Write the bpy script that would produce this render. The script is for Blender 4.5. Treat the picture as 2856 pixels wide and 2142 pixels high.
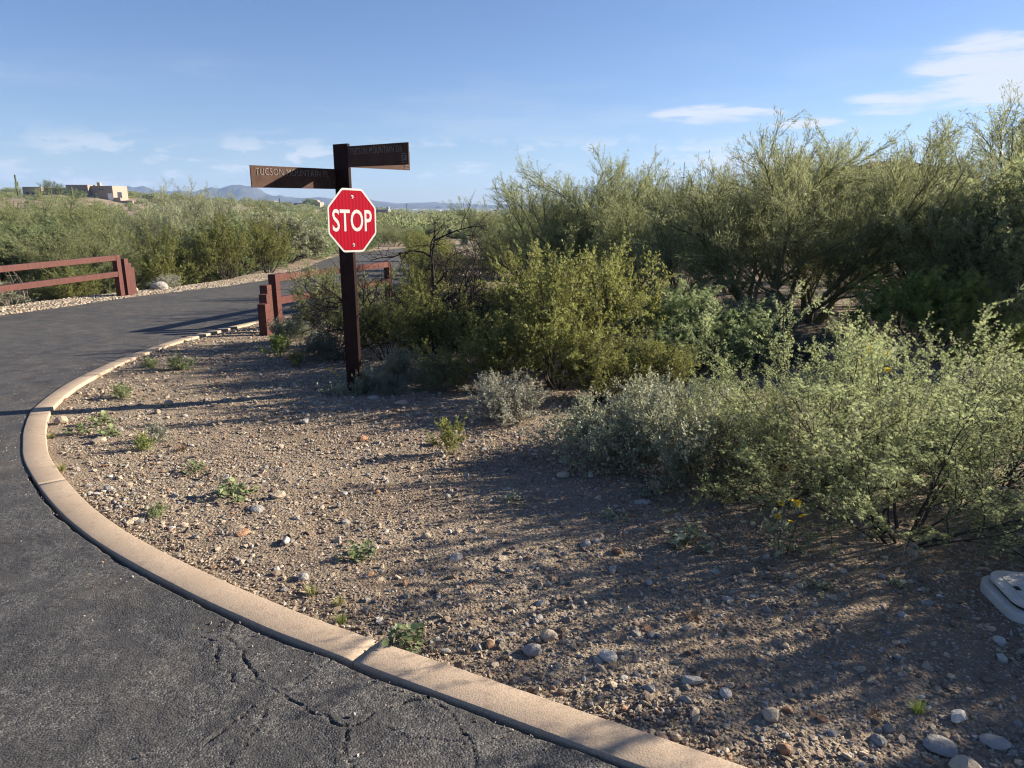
import bpy, bmesh, math, random
import numpy as np
from mathutils import Vector, Matrix

# ------------------------------------------------------------------ scene, camera, light
scene = bpy.context.scene
for o in list(bpy.data.objects):
    bpy.data.objects.remove(o, do_unlink=True)
R = math.radians
cam_data = bpy.data.cameras.new('camera')
cam_data.sensor_width = 36.0
cam_data.lens = 24.95
cam_data.clip_start = 0.05
cam_data.clip_end = 30000
cam = bpy.data.objects.new('camera', cam_data)
scene.collection.objects.link(cam)
cam.location = (0, 0, 1.6)
cam.rotation_euler = (R(90 - 14.3), 0, 0)
scene.camera = cam

SUN_EL = R(21.0)
SUN_AZ = math.atan2(.949, .316)          # clockwise from +Y
world = bpy.data.worlds.new('World')
scene.world = world
world.use_nodes = True
wn = world.node_tree.nodes
wl = world.node_tree.links
wn.clear()
SKY_STRENGTH = 0.05
w_out = wn.new('ShaderNodeOutputWorld')
w_bg = wn.new('ShaderNodeBackground')
w_sky = wn.new('ShaderNodeTexSky')
w_sky.sky_type = 'NISHITA'
w_sky.sun_disc = False
w_sky.sun_elevation = SUN_EL
w_sky.sun_rotation = SUN_AZ
w_sky.altitude = 800
w_sky.air_density = 1.0
w_sky.dust_density = 0.35
w_sky.ozone_density = 2.5
w_bg.inputs['Strength'].default_value = SKY_STRENGTH
wl.new(w_bg.outputs[0], w_out.inputs[0])


def wmath(op, a, b=None, c=None, clamp=False):
    n = wn.new('ShaderNodeMath')
    n.operation = op
    n.use_clamp = clamp
    for i, v in enumerate((a, b, c)):
        if v is None:
            continue
        if isinstance(v, (int, float)):
            n.inputs[i].default_value = v
        else:
            wl.new(v, n.inputs[i])
    return n.outputs[0]


def wnoise(vec, scale, detail=6, rough=.55):
    n = wn.new('ShaderNodeTexNoise')
    n.inputs['Scale'].default_value = scale
    n.inputs['Detail'].default_value = detail
    n.inputs['Roughness'].default_value = rough
    wl.new(vec, n.inputs['Vector'])
    return n.outputs['Fac']


def wramp(v, a, b):
    n = wn.new('ShaderNodeMapRange')
    n.interpolation_type = 'SMOOTHSTEP'
    n.inputs[1].default_value = a
    n.inputs[2].default_value = b
    wl.new(v, n.inputs[0])
    return n.outputs[0]


w_tc = wn.new('ShaderNodeTexCoord')
w_sep = wn.new('ShaderNodeSeparateXYZ')
wl.new(w_tc.outputs['Generated'], w_sep.inputs[0])
w_map = wn.new('ShaderNodeMapping')
w_map.inputs['Scale'].default_value = (1, 1, 7)
wl.new(w_tc.outputs['Generated'], w_map.inputs['Vector'])
n_band = wnoise(w_map.outputs[0], 2.3, 8, .6)          # long stratus streaks, all round the sky
w_map2 = wn.new('ShaderNodeMapping')
w_map2.inputs['Scale'].default_value = (1, 1, 3)
w_map2.inputs['Location'].default_value = (3.1, 1.7, .4)
wl.new(w_tc.outputs['Generated'], w_map2.inputs['Vector'])
n_puff = wnoise(w_map2.outputs[0], 13, 9, .6)
elev = w_sep.outputs['Z']
low = wmath('SUBTRACT', 1.0, wramp(elev, .05, .30))
very_low = wmath('MULTIPLY', wramp(elev, 0.0, .015), wmath('SUBTRACT', 1.0, wramp(elev, .05, .10)))
streak = wmath('MULTIPLY', wramp(n_band, .50, .70), low)
puff = wmath('MULTIPLY', wmath('MULTIPLY', wramp(n_puff, .50, .60), wramp(n_band, .38, .52)), very_low)


def cloud_patch(az_deg, el_deg, waz, wel):
    """a real bank of cloud in one direction of the sky (soft elliptical envelope)"""
    az, el = R(az_deg), R(el_deg)
    # angular offsets measured on the direction vector
    d = Vector((math.sin(az) * math.cos(el), math.cos(az) * math.cos(el), math.sin(el)))
    t = Vector((math.cos(az), -math.sin(az), 0))
    dot = wn.new('ShaderNodeVectorMath')
    dot.operation = 'DOT_PRODUCT'
    wl.new(w_tc.outputs['Generated'], dot.inputs[0])
    dot.inputs[1].default_value = t
    a = wmath('MULTIPLY', dot.outputs['Value'], 1 / waz)
    b = wmath('MULTIPLY', wmath('SUBTRACT', elev, d.z), 1 / wel)
    fr = wn.new('ShaderNodeVectorMath')
    fr.operation = 'DOT_PRODUCT'
    wl.new(w_tc.outputs['Generated'], fr.inputs[0])
    fr.inputs[1].default_value = d
    rr = wmath('ADD', wmath('MULTIPLY', a, a), wmath('MULTIPLY', b, b))
    g = wmath('MULTIPLY', wmath('SUBTRACT', 1.0, rr, clamp=True), wramp(fr.outputs['Value'], 0, .3))
    return g


patches = None
for p in [(15.2, 6.2, .105, .016), (21.0, 5.5, .06, .009), (33.0, 8.0, .115, .05), (27.5, 6.6, .09, .018), (17, 3.0, .14, .016)]:
    g = cloud_patch(*p)
    patches = g if patches is None else wmath('MAXIMUM', patches, g)
w_map3 = wn.new('ShaderNodeMapping')
w_map3.inputs['Scale'].default_value = (1, 1, 9)
w_map3.inputs['Rotation'].default_value = (R(5), R(-7), 0)
wl.new(w_tc.outputs['Generated'], w_map3.inputs['Vector'])
n_wisp = wnoise(w_map3.outputs[0], 6, 12, .66)
wisp = wmath('MULTIPLY', wramp(wmath('ADD', n_wisp, wmath('MULTIPLY', patches, .20)), .53, .72), wramp(patches, 0, .55))
cover = wmath('MAXIMUM', wmath('MAXIMUM', wmath('MULTIPLY', streak, .22), wmath('MULTIPLY', puff, .8)),
              wmath('MULTIPLY', wisp, .85), clamp=True)
w_mix = wn.new('ShaderNodeMix')
w_mix.data_type = 'RGBA'
wl.new(cover, w_mix.inputs[0])
w_tint = wn.new('ShaderNodeMix')
w_tint.data_type = 'RGBA'
w_tint.blend_type = 'MULTIPLY'
w_tint.inputs[0].default_value = 1.0
wl.new(w_sky.outputs[0], w_tint.inputs[6])
w_tint.inputs[7].default_value = (.715, .77, .97, 1)        # the whole sky dome, evenly: clear desert blue
wl.new(w_tint.outputs[2], w_mix.inputs[6])
w_mix.inputs[7].default_value = (5.9, 6.0, 6.3, 1)
wl.new(w_mix.outputs[2], w_bg.inputs['Color'])

sun_data = bpy.data.lights.new('sun', 'SUN')
sun_data.energy = 5.0
sun_data.angle = R(0.53)
sun_data.color = (1.0, .89, .73)
sun = bpy.data.objects.new('sun', sun_data)
scene.collection.objects.link(sun)
sdir = Vector((math.sin(SUN_AZ) * math.cos(SUN_EL), math.cos(SUN_AZ) * math.cos(SUN_EL), math.sin(SUN_EL)))
sun.rotation_euler = (-sdir).to_track_quat('-Z', 'Y').to_euler()
sun.location = (30, 10, 30)

vs = scene.view_settings
scene.display_settings.display_device = 'sRGB'
vs.view_transform = 'Standard'
vs.look = 'None'
vs.gamma = 1.0
vs.use_curve_mapping = False
vs.exposure = 1.55
scene.render.engine = 'CYCLES'
cy = scene.cycles
cy.max_bounces = 6
cy.diffuse_bounces = 3
cy.glossy_bounces = 2
cy.transmission_bounces = 4
cy.transparent_max_bounces = 8
cy.volume_bounces = 0
cy.use_adaptive_sampling = True
cy.adaptive_threshold = 0.01
cy.use_denoising = True
cy.filter_width = 1.15
cy.sample_clamp_indirect = 8
cy.caustics_reflective = False
cy.caustics_refractive = False

C = scene.collection.objects
rng = np.random.default_rng(7)
rnd = random.Random(11)


# ------------------------------------------------------------------ node helpers
class NT:
    def __init__(self, name):
        self.m = bpy.data.materials.new(name)
        self.m.use_nodes = True
        self.t = self.m.node_tree
        self.n = self.t.nodes
        self.l = self.t.links
        self.n.clear()
        self.out = self.n.new('ShaderNodeOutputMaterial')

    def put(self, sock, v):
        if v is None:
            return
        if isinstance(v, bpy.types.NodeSocket):
            self.l.new(v, sock)
        elif isinstance(v, (tuple, list)) and len(v) == 3 and sock.type == 'RGBA':
            sock.default_value = (*v, 1)
        else:
            sock.default_value = v

    def pos(self):
        return self.n.new('ShaderNodeNewGeometry').outputs['Position']

    def obj(self):
        return self.n.new('ShaderNodeTexCoord').outputs['Object']

    def rand(self):
        return self.n.new('ShaderNodeObjectInfo').outputs['Random']

    def attr(self, name):
        a = self.n.new('ShaderNodeAttribute')
        a.attribute_name = name
        return a.outputs['Fac']

    def mapping(self, vec, scale=(1, 1, 1), rot=(0, 0, 0)):
        n = self.n.new('ShaderNodeMapping')
        n.inputs['Scale'].default_value = scale
        n.inputs['Rotation'].default_value = rot
        self.l.new(vec, n.inputs['Vector'])
        return n.outputs[0]

    def noise(self, vec, scale, detail=4, rough=.55, dist=0.0, out='Fac'):
        n = self.n.new('ShaderNodeTexNoise')
        n.inputs['Scale'].default_value = scale
        n.inputs['Detail'].default_value = detail
        n.inputs['Roughness'].default_value = rough
        n.inputs['Distortion'].default_value = dist
        self.l.new(vec, n.inputs['Vector'])
        return n.outputs[out]

    def voro(self, vec, scale, feature='F1', out='Distance', rnd_=1.0):
        n = self.n.new('ShaderNodeTexVoronoi')
        n.feature = feature
        n.inputs['Scale'].default_value = scale
        n.inputs['Randomness'].default_value = rnd_
        self.l.new(vec, n.inputs['Vector'])
        return n.outputs[out]

    def math(self, op, a, b=None, clamp=False):
        n = self.n.new('ShaderNodeMath')
        n.operation = op
        n.use_clamp = clamp
        self.put(n.inputs[0], a)
        if b is not None:
            self.put(n.inputs[1], b)
        return n.outputs[0]

    def ramp(self, v, a, b, c=0.0, d=1.0, smooth=True):
        n = self.n.new('ShaderNodeMapRange')
        if smooth:
            n.interpolation_type = 'SMOOTHSTEP'
        self.put(n.inputs[0], v)
        n.inputs[1].default_value = a
        n.inputs[2].default_value = b
        n.inputs[3].default_value = c
        n.inputs[4].default_value = d
        return n.outputs[0]

    def mix(self, f, a, b, mode='MIX'):
        n = self.n.new('ShaderNodeMix')
        n.data_type = 'RGBA'
        n.blend_type = mode
        self.put(n.inputs[0], f)
        self.put(n.inputs[6], a)
        self.put(n.inputs[7], b)
        return n.outputs[2]

    def colramp(self, v, stops):
        n = self.n.new('ShaderNodeValToRGB')
        r = n.color_ramp
        while len(r.elements) < len(stops):
            r.elements.new(.5)
        for e, (p, c) in zip(r.elements, stops):
            e.position = p
            e.color = (*c, 1)
        self.put(n.inputs[0], v)
        return n.outputs[0]

    def bump(self, h, strength=.5, dist=.01, normal=None):
        n = self.n.new('ShaderNodeBump')
        n.inputs['Strength'].default_value = strength
        n.inputs['Distance'].default_value = dist
        self.l.new(h, n.inputs['Height'])
        if normal is not None:
            self.l.new(normal, n.inputs['Normal'])
        return n.outputs[0]

    def bsdf(self, color, rough=.8, spec=.3, metal=0.0, normal=None):
        b = self.n.new('ShaderNodeBsdfPrincipled')
        self.put(b.inputs['Base Color'], color)
        self.put(b.inputs['Roughness'], rough)
        self.put(b.inputs['Specular IOR Level'], spec)
        self.put(b.inputs['Metallic'], metal)
        if normal is not None:
            self.l.new(normal, b.inputs['Normal'])
        return b.outputs[0]

    def done(self, sh):
        self.l.new(sh, self.out.inputs['Surface'])
        return self.m


def simple(name, color, rough=.7, spec=.3, metal=0.0, var=.15, scale=8, bump=0.0):
    t = NT(name)
    n = t.noise(t.obj(), scale, 5, .6)
    c = t.mix(n, tuple(x * (1 - var) for x in color), tuple(min(1, x * (1 + var)) for x in color))
    nm = t.bump(n, bump, .01) if bump else None
    return t.done(t.bsdf(c, rough, spec, metal, nm))


def leaf_mat(name, dark, light, trans=.3, spec=.25, rough=.55, var=.25):
    t = NT(name)
    c = t.mix(t.attr('tint'), dark, light)
    k = t.ramp(t.rand(), 0, 1, 1 - var, 1 + var, smooth=False)
    v = t.n.new('ShaderNodeVectorMath')
    v.operation = 'SCALE'
    t.l.new(c, v.inputs[0])
    t.l.new(k, v.inputs['Scale'])
    a = t.bsdf(v.outputs[0], rough, spec)
    tr = t.n.new('ShaderNodeBsdfTranslucent')
    t.l.new(t.mix(.35, v.outputs[0], tuple(min(1, x * 1.5) for x in light)), tr.inputs['Color'])
    m = t.n.new('ShaderNodeMixShader')
    m.inputs[0].default_value = trans
    t.l.new(a, m.inputs[1])
    t.l.new(tr.outputs[0], m.inputs[2])
    return t.done(m.outputs[0])


M = {}
# asphalt: dark binder, aggregate of mixed greys, sealed and sandy patches
t = NT('asphalt')
P = t.pos()
big = t.noise(P, .55, 5, .6, .6)
mid = t.noise(P, 5, 5, .6, .3)
cellc = t.voro(P, 135, 'F1', 'Color')
celld = t.voro(P, 135, 'F1')
cell2 = t.voro(P, 420, 'F1', 'Color')
sandn = t.noise(P, 2.3, 7, .68, .5)
base = t.mix(t.ramp(big, .3, .7), (.038, .038, .040), (.062, .058, .054))
base = t.mix(t.math('MULTIPLY', t.ramp(sandn, .50, .70), .45), base, (.15, .125, .092))
worn = t.ramp(mid, .36, .62)
gr = t.math('MULTIPLY', t.ramp(cellc, .35, 1.0), t.math('MULTIPLY', t.ramp(worn, 0, 1, .25, 1.0), .62))
base = t.mix(gr, base, (.20, .19, .175))
base = t.mix(t.math('MULTIPLY', t.ramp(cellc, .45, .1), .6), base, (.018, .018, .019))
base = t.mix(t.math('MULTIPLY', t.ramp(cell2, .80, .95), t.ramp(worn, 0, 1, .2, .8)), base, (.42, .40, .37))
hgt = t.math('ADD', t.math('MULTIPLY', celld, -1.0), t.math('MULTIPLY', mid, .6))
M['asphalt'] = t.done(t.bsdf(base, .8, .3, 0, t.bump(hgt, .5, .005)))

t = NT('kerb_concrete')
P = t.pos()
n1 = t.noise(P, 2.2, 5, .6)
n2 = t.noise(P, 160, 2, .6)
n3 = t.noise(P, 18, 5, .65)
c = t.mix(t.ramp(n1, .3, .7), (.385, .30, .215), (.475, .375, .275))
c = t.mix(t.ramp(n2, .35, .7), c, (.31, .235, .175))
c = t.mix(t.math('MULTIPLY', t.ramp(n3, .52, .72), .6), c, (.24, .18, .13))
M['kerb'] = t.done(t.bsdf(c, .9, .2, 0, t.bump(t.math('ADD', n2, n3), .35, .004)))

t = NT('desert_ground')
P = t.pos()
d1 = t.noise(P, .55, 5, .6)
d2 = t.noise(P, 6, 6, .65)
d3 = t.voro(P, 60, 'F1')
d3c = t.voro(P, 60, 'F1', 'Color')
d4 = t.noise(P, 120, 3, .6)
c = t.mix(t.ramp(d1, .35, .65), (.205, .155, .110), (.29, .23, .165))
c = t.mix(t.math('MULTIPLY', t.ramp(d2, .5, .7), .6), c, (.16, .115, .078))
c = t.mix(t.math('MULTIPLY', t.ramp(d3, .55, .15), t.ramp(d3c, .3, .9, 0, .55)), c, (.40, .34, .28))
M['ground'] = t.done(t.bsdf(c, .95, .15, 0, t.bump(t.math('ADD', t.math('MULTIPLY', d3, -1.0), t.math('ADD', d4, d2)), .8, .012)))

STONE = {'grey': ((.25, .235, .215), (.40, .375, .34)), 'tan': ((.37, .29, .20), (.53, .435, .325)),
         'pale': ((.42, .39, .345), (.56, .52, .46)), 'rust': ((.30, .16, .09), (.42, .25, .15)),
         'brown': ((.17, .125, .09), (.28, .215, .16))}
for k, (a, b) in STONE.items():
    t = NT('stone_' + k)
    P = t.obj()
    n1 = t.noise(P, 1.6, 5, .65)
    n2 = t.noise(P, 9, 4, .6)
    c = t.mix(n1, a, b)
    kk = t.ramp(t.rand(), 0, 1, .72, 1.15, smooth=False)
    v = t.n.new('ShaderNodeVectorMath')
    v.operation = 'SCALE'
    t.l.new(c, v.inputs[0])
    t.l.new(kk, v.inputs['Scale'])
    M['stone_' + k] = t.done(t.bsdf(v.outputs[0], .85, .25, 0, t.bump(t.math('ADD', n1, t.math('MULTIPLY', n2, .5)), .4, .15)))


def steel(name, a, b, rust, rough, spec=.3):
    t = NT(name)
    P = t.pos()
    n1 = t.noise(P, 7, 6, .65)
    n2 = t.noise(t.mapping(P, (30, 30, 3)), 1.0, 4, .6)
    n3 = t.noise(P, 60, 4, .65)
    c = t.mix(t.ramp(n1, .3, .7), a, b)
    c = t.mix(t.math('MULTIPLY', t.ramp(n2, .5, .72), .5), c, rust)  # rust streaks; on the stub posts this dark colour paints twig shadows
    c = t.mix(t.math('MULTIPLY', t.ramp(n3, .52, .7), .35), c, tuple(x * .5 for x in a))
    return t.done(t.bsdf(c, rough, spec, 0, t.bump(n3, .25, .003)))


M['sign_steel'] = steel('weathered_sign_steel', (.050, .026, .018), (.085, .047, .033), (.10, .040, .022), .68, .12)
M['post_steel'] = steel('dark_post_steel', (.015, .0065, .0055), (.026, .011, .009), (.036, .013, .009), .7, .10)
M['rail_paint'] = steel('red_oxide_paint', (.062, .0155, .0110), (.088, .023, .016), (.13, .045, .030), .6)
M['stub_shadow_paint'] = steel('twig_shadowed_red_oxide', (.070, .020, .014), (.10, .031, .021), (.02, .008, .006), .65)  # dark streaks paint shrub twig shadows onto the red oxide
M['letter_lightened'] = steel('lightened_letter_steel', (.14, .115, .10), (.22, .185, .165), (.13, .075, .055), .5)  # pale tone paints in the light caught by the cut letters
M['letter_steel'] = steel('cut_letter_steel', (.075, .045, .032), (.12, .075, .055), (.13, .06, .035), .5)

t = NT('stop_red_sheeting')
P = t.obj()
w = t.n.new('ShaderNodeTexWave')
w.inputs['Scale'].default_value = 12.5
w.inputs['Distortion'].default_value = .35
w.inputs['Detail'].default_value = 1
t.l.new(P, w.inputs['Vector'])
c = t.mix(t.ramp(w.outputs['Fac'], .15, .85), (.20, .0002, .0085), (.29, .0004, .0150))
c = t.mix(t.math('MULTIPLY', t.ramp(t.noise(P, 5, 5, .6), .55, .8), .25), c, (.30, .03, .04))
M['stop_red'] = t.done(t.bsdf(c, .6, .04))
M['stop_white'] = simple('white_sheeting', (.36, .36, .355), .45, .4, 0, .05, 6)
M['alu'] = simple('aluminium_back', (.45, .45, .46), .45, .5, .8, .1, 10)
M['bolt'] = simple('bolt_steel', (.16, .13, .12), .5, .5, .5, .2, 30)
t = NT('grey_box_plastic')
P = t.obj()
n1 = t.noise(P, 9, 5, .65)
M['box_plastic'] = t.done(t.bsdf(t.mix(t.ramp(n1, .3, .75), (.47, .44, .40), (.62, .58, .53)), .6, .35, 0, t.bump(t.noise(P, 90, 3), .15, .003)))
M['dark_gap'] = simple('painted_gap_shade', (.03, .027, .025), .8, .2)  # near-black colour paints the shade inside the meter box openings
M['bin_green'] = simple('green_bin_plastic', (.012, .075, .05), .5, .4, 0, .12, 3)
M['black_metal'] = simple('black_painted_metal', (.018, .017, .017), .5, .4)
M['tag_white'] = simple('white_print', (.7, .72, .72), .6, .3, 0, .05)
M['rubber'] = simple('black_rubber', (.02, .02, .02), .8, .2)
M['stucco'] = simple('tan_stucco', (.30, .24, .19), .95, .1, 0, .10, .8, .2)
M['stucco_pale'] = simple('pale_stucco', (.36, .29, .225), .95, .1, 0, .08, .8, .2)
M['stucco_white'] = simple('white_stucco', (.5, .48, .45), .95, .1, 0, .05, .8)
M['shingle'] = simple('grey_roof', (.20, .19, .19), .9, .2, 0, .2, 2)
M['glass_dark'] = simple('dark_window_glass', (.03, .035, .04), .12, .6, 0, .1)
M['door_white'] = simple('white_garage_door', (.75, .75, .74), .6, .3, 0, .05)
M['roof_tile'] = simple('red_clay_tile', (.13, .055, .04), .85, .2, 0, .3, 3)
M['masonry'] = simple('reddish_rubble', (.33, .19, .14), .95, .1, 0, .35, 2.5, .4)
M['wood_pole'] = simple('weathered_pole_wood', (.09, .07, .055), .9, .1)
M['mast'] = simple('galvanised_mast', (.30, .31, .33), .5, .4, .5)
t = NT('mountain_rock')
P = t.pos()
n1 = t.noise(P, .008, 8, .6)
c = t.mix(t.ramp(n1, .35, .65), (.055, .050, .045), (.10, .088, .075))
M['mountain'] = t.done(t.bsdf(c, .95, .1))
M['city'] = simple('pale_city_walls', (.68, .64, .60), .9, .1, 0, .2, .01)

M['creosote_leaf'] = leaf_mat('creosote_leaf', (.085, .100, .024), (.285, .295, .095), .45)
M['acacia_leaf'] = leaf_mat('acacia_leaf', (.20, .25, .11), (.50, .55, .27), .5)
M['palo_leaf'] = leaf_mat('palo_verde_leaf', (.13, .150, .068), (.33, .355, .170), .45)
M['mesquite_leaf'] = leaf_mat('mesquite_leaf', (.095, .130, .058), (.275, .335, .155), .45)
M['olive_leaf'] = leaf_mat('olive_shrub_leaf', (.12, .135, .06), (.30, .32, .15), .42)
M['silver_leaf'] = leaf_mat('silver_shrub_leaf', (.20, .21, .155), (.46, .46, .36), .2)
M['greygreen_leaf'] = leaf_mat('grey_green_leaf', (.17, .19, .115), (.42, .43, .28), .28)
M['blue_leaf'] = leaf_mat('blue_green_leaf', (.085, .12, .075), (.22, .27, .18), .25)
M['bright_leaf'] = leaf_mat('fresh_green_leaf', (.12, .17, .03), (.30, .36, .10), .35)
M['weed_leaf'] = leaf_mat('pale_green_weed_leaf', (.13, .17, .07), (.30, .345, .17), .35)
M['grass_blade'] = leaf_mat('yellow_green_grass', (.17, .18, .05), (.40, .38, .15), .3)
M['dry_blade'] = leaf_mat('dry_brown_stalk', (.11, .065, .04), (.28, .19, .12), .15)
M['petal'] = leaf_mat('yellow_petal', (.75, .42, .01), (.95, .62, .03), .25, var=.05)
M['cactus'] = simple('saguaro_skin', (.085, .10, .045), .8, .2, 0, .2, 2)
M['bark_dark'] = simple('dark_grey_bark', (.060, .050, .042), .95, .1, 0, .35, 6, .5)
M['bark_black'] = simple('dead_black_bark', (.040, .034, .030), .9, .1, 0, .4, 8, .5)
M['bark_olive'] = simple('olive_green_bark', (.115, .115, .055), .85, .2, 0, .25, 5, .3)
M['bark_brown'] = simple('brown_twig_bark', (.105, .075, .052), .9, .15, 0, .3, 10, .3)
M['bark_pale'] = simple('pale_dry_twig', (.26, .215, .17), .9, .15, 0, .25, 10, .3)


# ------------------------------------------------------------------ mesh helpers
def mesh_np(name, V, tris=None, quads=None, mat=None, smooth=False, tint=None, matidx=None):
    me = bpy.data.meshes.new(name)
    V = np.asarray(V, np.float32)
    tris = np.zeros((0, 3), np.int32) if tris is None else np.asarray(tris, np.int32).reshape(-1, 3)
    quads = np.zeros((0, 4), np.int32) if quads is None else np.asarray(quads, np.int32).reshape(-1, 4)
    nt, nq = len(tris), len(quads)
    me.vertices.add(len(V))
    me.vertices.foreach_set('co', V.ravel())
    me.loops.add(nt * 3 + nq * 4)
    me.loops.foreach_set('vertex_index', np.concatenate([tris.ravel(), quads.ravel()]))
    me.polygons.add(nt + nq)
    st = np.concatenate([np.arange(nt) * 3, nt * 3 + np.arange(nq) * 4]).astype(np.int32)
    me.polygons.foreach_set('loop_start', st)
    mats = mat if isinstance(mat, (list, tuple)) else ([mat] if mat else [])
    for m in mats:
        me.materials.append(m)
    if matidx is not None:
        me.polygons.foreach_set('material_index', np.asarray(matidx, np.int32))
    if smooth:
        me.polygons.foreach_set('use_smooth', np.ones(nt + nq, bool))
    if tint is not None:
        a = me.attributes.new('tint', 'FLOAT', 'POINT')
        a.data.foreach_set('value', np.asarray(tint, np.float32))
    me.update(calc_edges=True)
    me.validate()
    return me


def link(name, me, parent=None):
    o = bpy.data.objects.new(name, me)
    C.link(o)
    if parent is not None:
        o.parent = parent
    return o


def tag(o, label=None, cat=None, group=None, kind=None):
    if label:
        o['label'] = label
    if cat:
        o['category'] = cat
    if group:
        o['group'] = group
    if kind:
        o['kind'] = kind
    return o


def thing(name, label, cat, loc=(0, 0, 0), rz=0, group=None):
    o = bpy.data.objects.new(name, None)
    o.empty_display_size = .1
    C.link(o)
    o.location = loc
    o.rotation_euler = (0, 0, rz)
    return tag(o, label, cat, group)


def dup(root, loc, rz=0.0, s=1.0, label=None, group=None):
    r = root.copy()
    C.link(r)
    r.location = loc
    r.rotation_euler = (0, 0, rz)
    r.scale = s if isinstance(s, (tuple, list)) else (s, s, s)
    if label:
        r['label'] = label
    if group:
        r['group'] = group
    for ch in root.children:
        c = ch.copy()
        C.link(c)
        c.parent = r
        for g in ch.children:
            d = g.copy()
            C.link(d)
            d.parent = c
    return r


class MB:
    """collects boxes, tubes and prisms; builds ONE mesh object"""

    def __init__(self):
        self.bm = bmesh.new()

    def box(self, x0, x1, y0, y1, z0, z1, mtx=None, bev=0.0):
        b = bmesh.new()
        bmesh.ops.create_cube(b, size=1)
        for v in b.verts:
            v.co = Vector(((x0 + x1) / 2 + v.co.x * (x1 - x0), (y0 + y1) / 2 + v.co.y * (y1 - y0), (z0 + z1) / 2 + v.co.z * (z1 - z0)))
        if bev:
            bmesh.ops.bevel(b, geom=b.edges[:], offset=bev, segments=2, affect='EDGES', profile=.7)
        self._add(b, mtx)
        return self

    def prism(self, pts, z0, z1, mtx=None, bev=0.0):
        b = bmesh.new()
        f = b.faces.new([b.verts.new((x, y, z0)) for x, y in pts])
        r = bmesh.ops.extrude_face_region(b, geom=[f])
        for v in [g for g in r['geom'] if isinstance(g, bmesh.types.BMVert)]:
            v.co.z = z1
        bmesh.ops.recalc_face_normals(b, faces=b.faces[:])
        if bev:
            es = [e for e in b.edges if abs(e.verts[0].co.z - e.verts[1].co.z) < 1e-6]
            bmesh.ops.bevel(b, geom=es, offset=bev, segments=2, affect='EDGES', profile=.7)
        self._add(b, mtx)
        return self

    def tube(self, pts, radii, n=6):
        b = bmesh.new()
        rings = []
        for i, p in enumerate(pts):
            p = Vector(p)
            d = (Vector(pts[min(i + 1, len(pts) - 1)]) - Vector(pts[max(i - 1, 0)])).normalized()
            a = d.orthogonal().normalized()
            c = d.cross(a)
            r = radii[i] if isinstance(radii, (list, tuple)) else radii
            rings.append([b.verts.new(p + (a * math.cos(2 * math.pi * k / n) + c * math.sin(2 * math.pi * k / n)) * r) for k in range(n)])
        for i in range(len(rings) - 1):
            for k in range(n):
                b.faces.new((rings[i][k], rings[i][(k + 1) % n], rings[i + 1][(k + 1) % n], rings[i + 1][k]))
        b.faces.new(list(reversed(rings[0])))
        b.faces.new(rings[-1])
        self._add(b, None)
        return self

    def _add(self, b, mtx):
        if mtx is not None:
            b.transform(mtx)
        me = bpy.data.meshes.new('tmp')
        b.to_mesh(me)
        b.free()
        self.bm.from_mesh(me)
        bpy.data.meshes.remove(me)

    def build(self, name, mat, parent=None, smooth=False):
        me = bpy.data.meshes.new(name)
        self.bm.to_mesh(me)
        self.bm.free()
        me.materials.append(mat)
        if smooth:
            for p in me.polygons:
                p.use_smooth = True
        return link(name, me, parent)


TAB = {}


def fbm(x, y, seed=0, octaves=5, gain=.5):
    """smooth value noise in numpy, range about -1..1"""
    out = np.zeros_like(x, float)
    amp, fr, tot = 1.0, 1.0, 0
    if seed not in TAB:
        TAB[seed] = np.random.default_rng(seed).random(65536) * 2 - 1
    tab = TAB[seed]
    for o in range(octaves):
        X, Y = x * fr + 31.7 * o, y * fr + 17.3 * o
        xi, yi = np.floor(X).astype(int), np.floor(Y).astype(int)
        fx, fy = X - xi, Y - yi
        fx, fy = fx * fx * (3 - 2 * fx), fy * fy * (3 - 2 * fy)

        def g(a, b):
            return tab[((a * 7919) ^ (b * 104729)) & 65535]
        v = (g(xi, yi) * (1 - fx) + g(xi + 1, yi) * fx) * (1 - fy) + (g(xi, yi + 1) * (1 - fx) + g(xi + 1, yi + 1) * fx) * fy
        out += amp * v
        tot += amp
        amp *= gain
        fr *= 2.03
    return out / tot


def sstep(a, b, x):
    t = np.clip((x - a) / (b - a), 0, 1)
    return t * t * (3 - 2 * t)


# ------------------------------------------------------------------ terrain, road, kerb
def H(x, y):
    x, y = np.asarray(x, float), np.asarray(y, float)
    yy = np.clip(y, -40, None)
    z = np.where(yy < 60, -.04 * yy, -.04 * (60 + 20 * (1 - np.exp(-(np.maximum(yy, 60) - 60) / 20))))
    z = z + 7.6 * np.exp(-((x + 158) / np.where(x > -158, 50, 112)) ** 2 - ((y - 270) / 110) ** 2)
    z = z + 4.0 * np.exp(-((x + 175) / 95) ** 2 - ((y - 450) / 100) ** 2)
    z = z + 5.2 * np.exp(-((x - 47) / 27) ** 2 - ((y - 84) / 30) ** 2)
    aa_ = x / np.maximum(np.abs(y), 1.0)
    z = z - 6.2 * sstep(130, 480, np.hypot(x, y)) / (1 + ((aa_ + .03) / .17) ** 4) * (y > 0)
    z = z - 18 * sstep(560, 1500, np.hypot(x, y))
    return z


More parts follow.
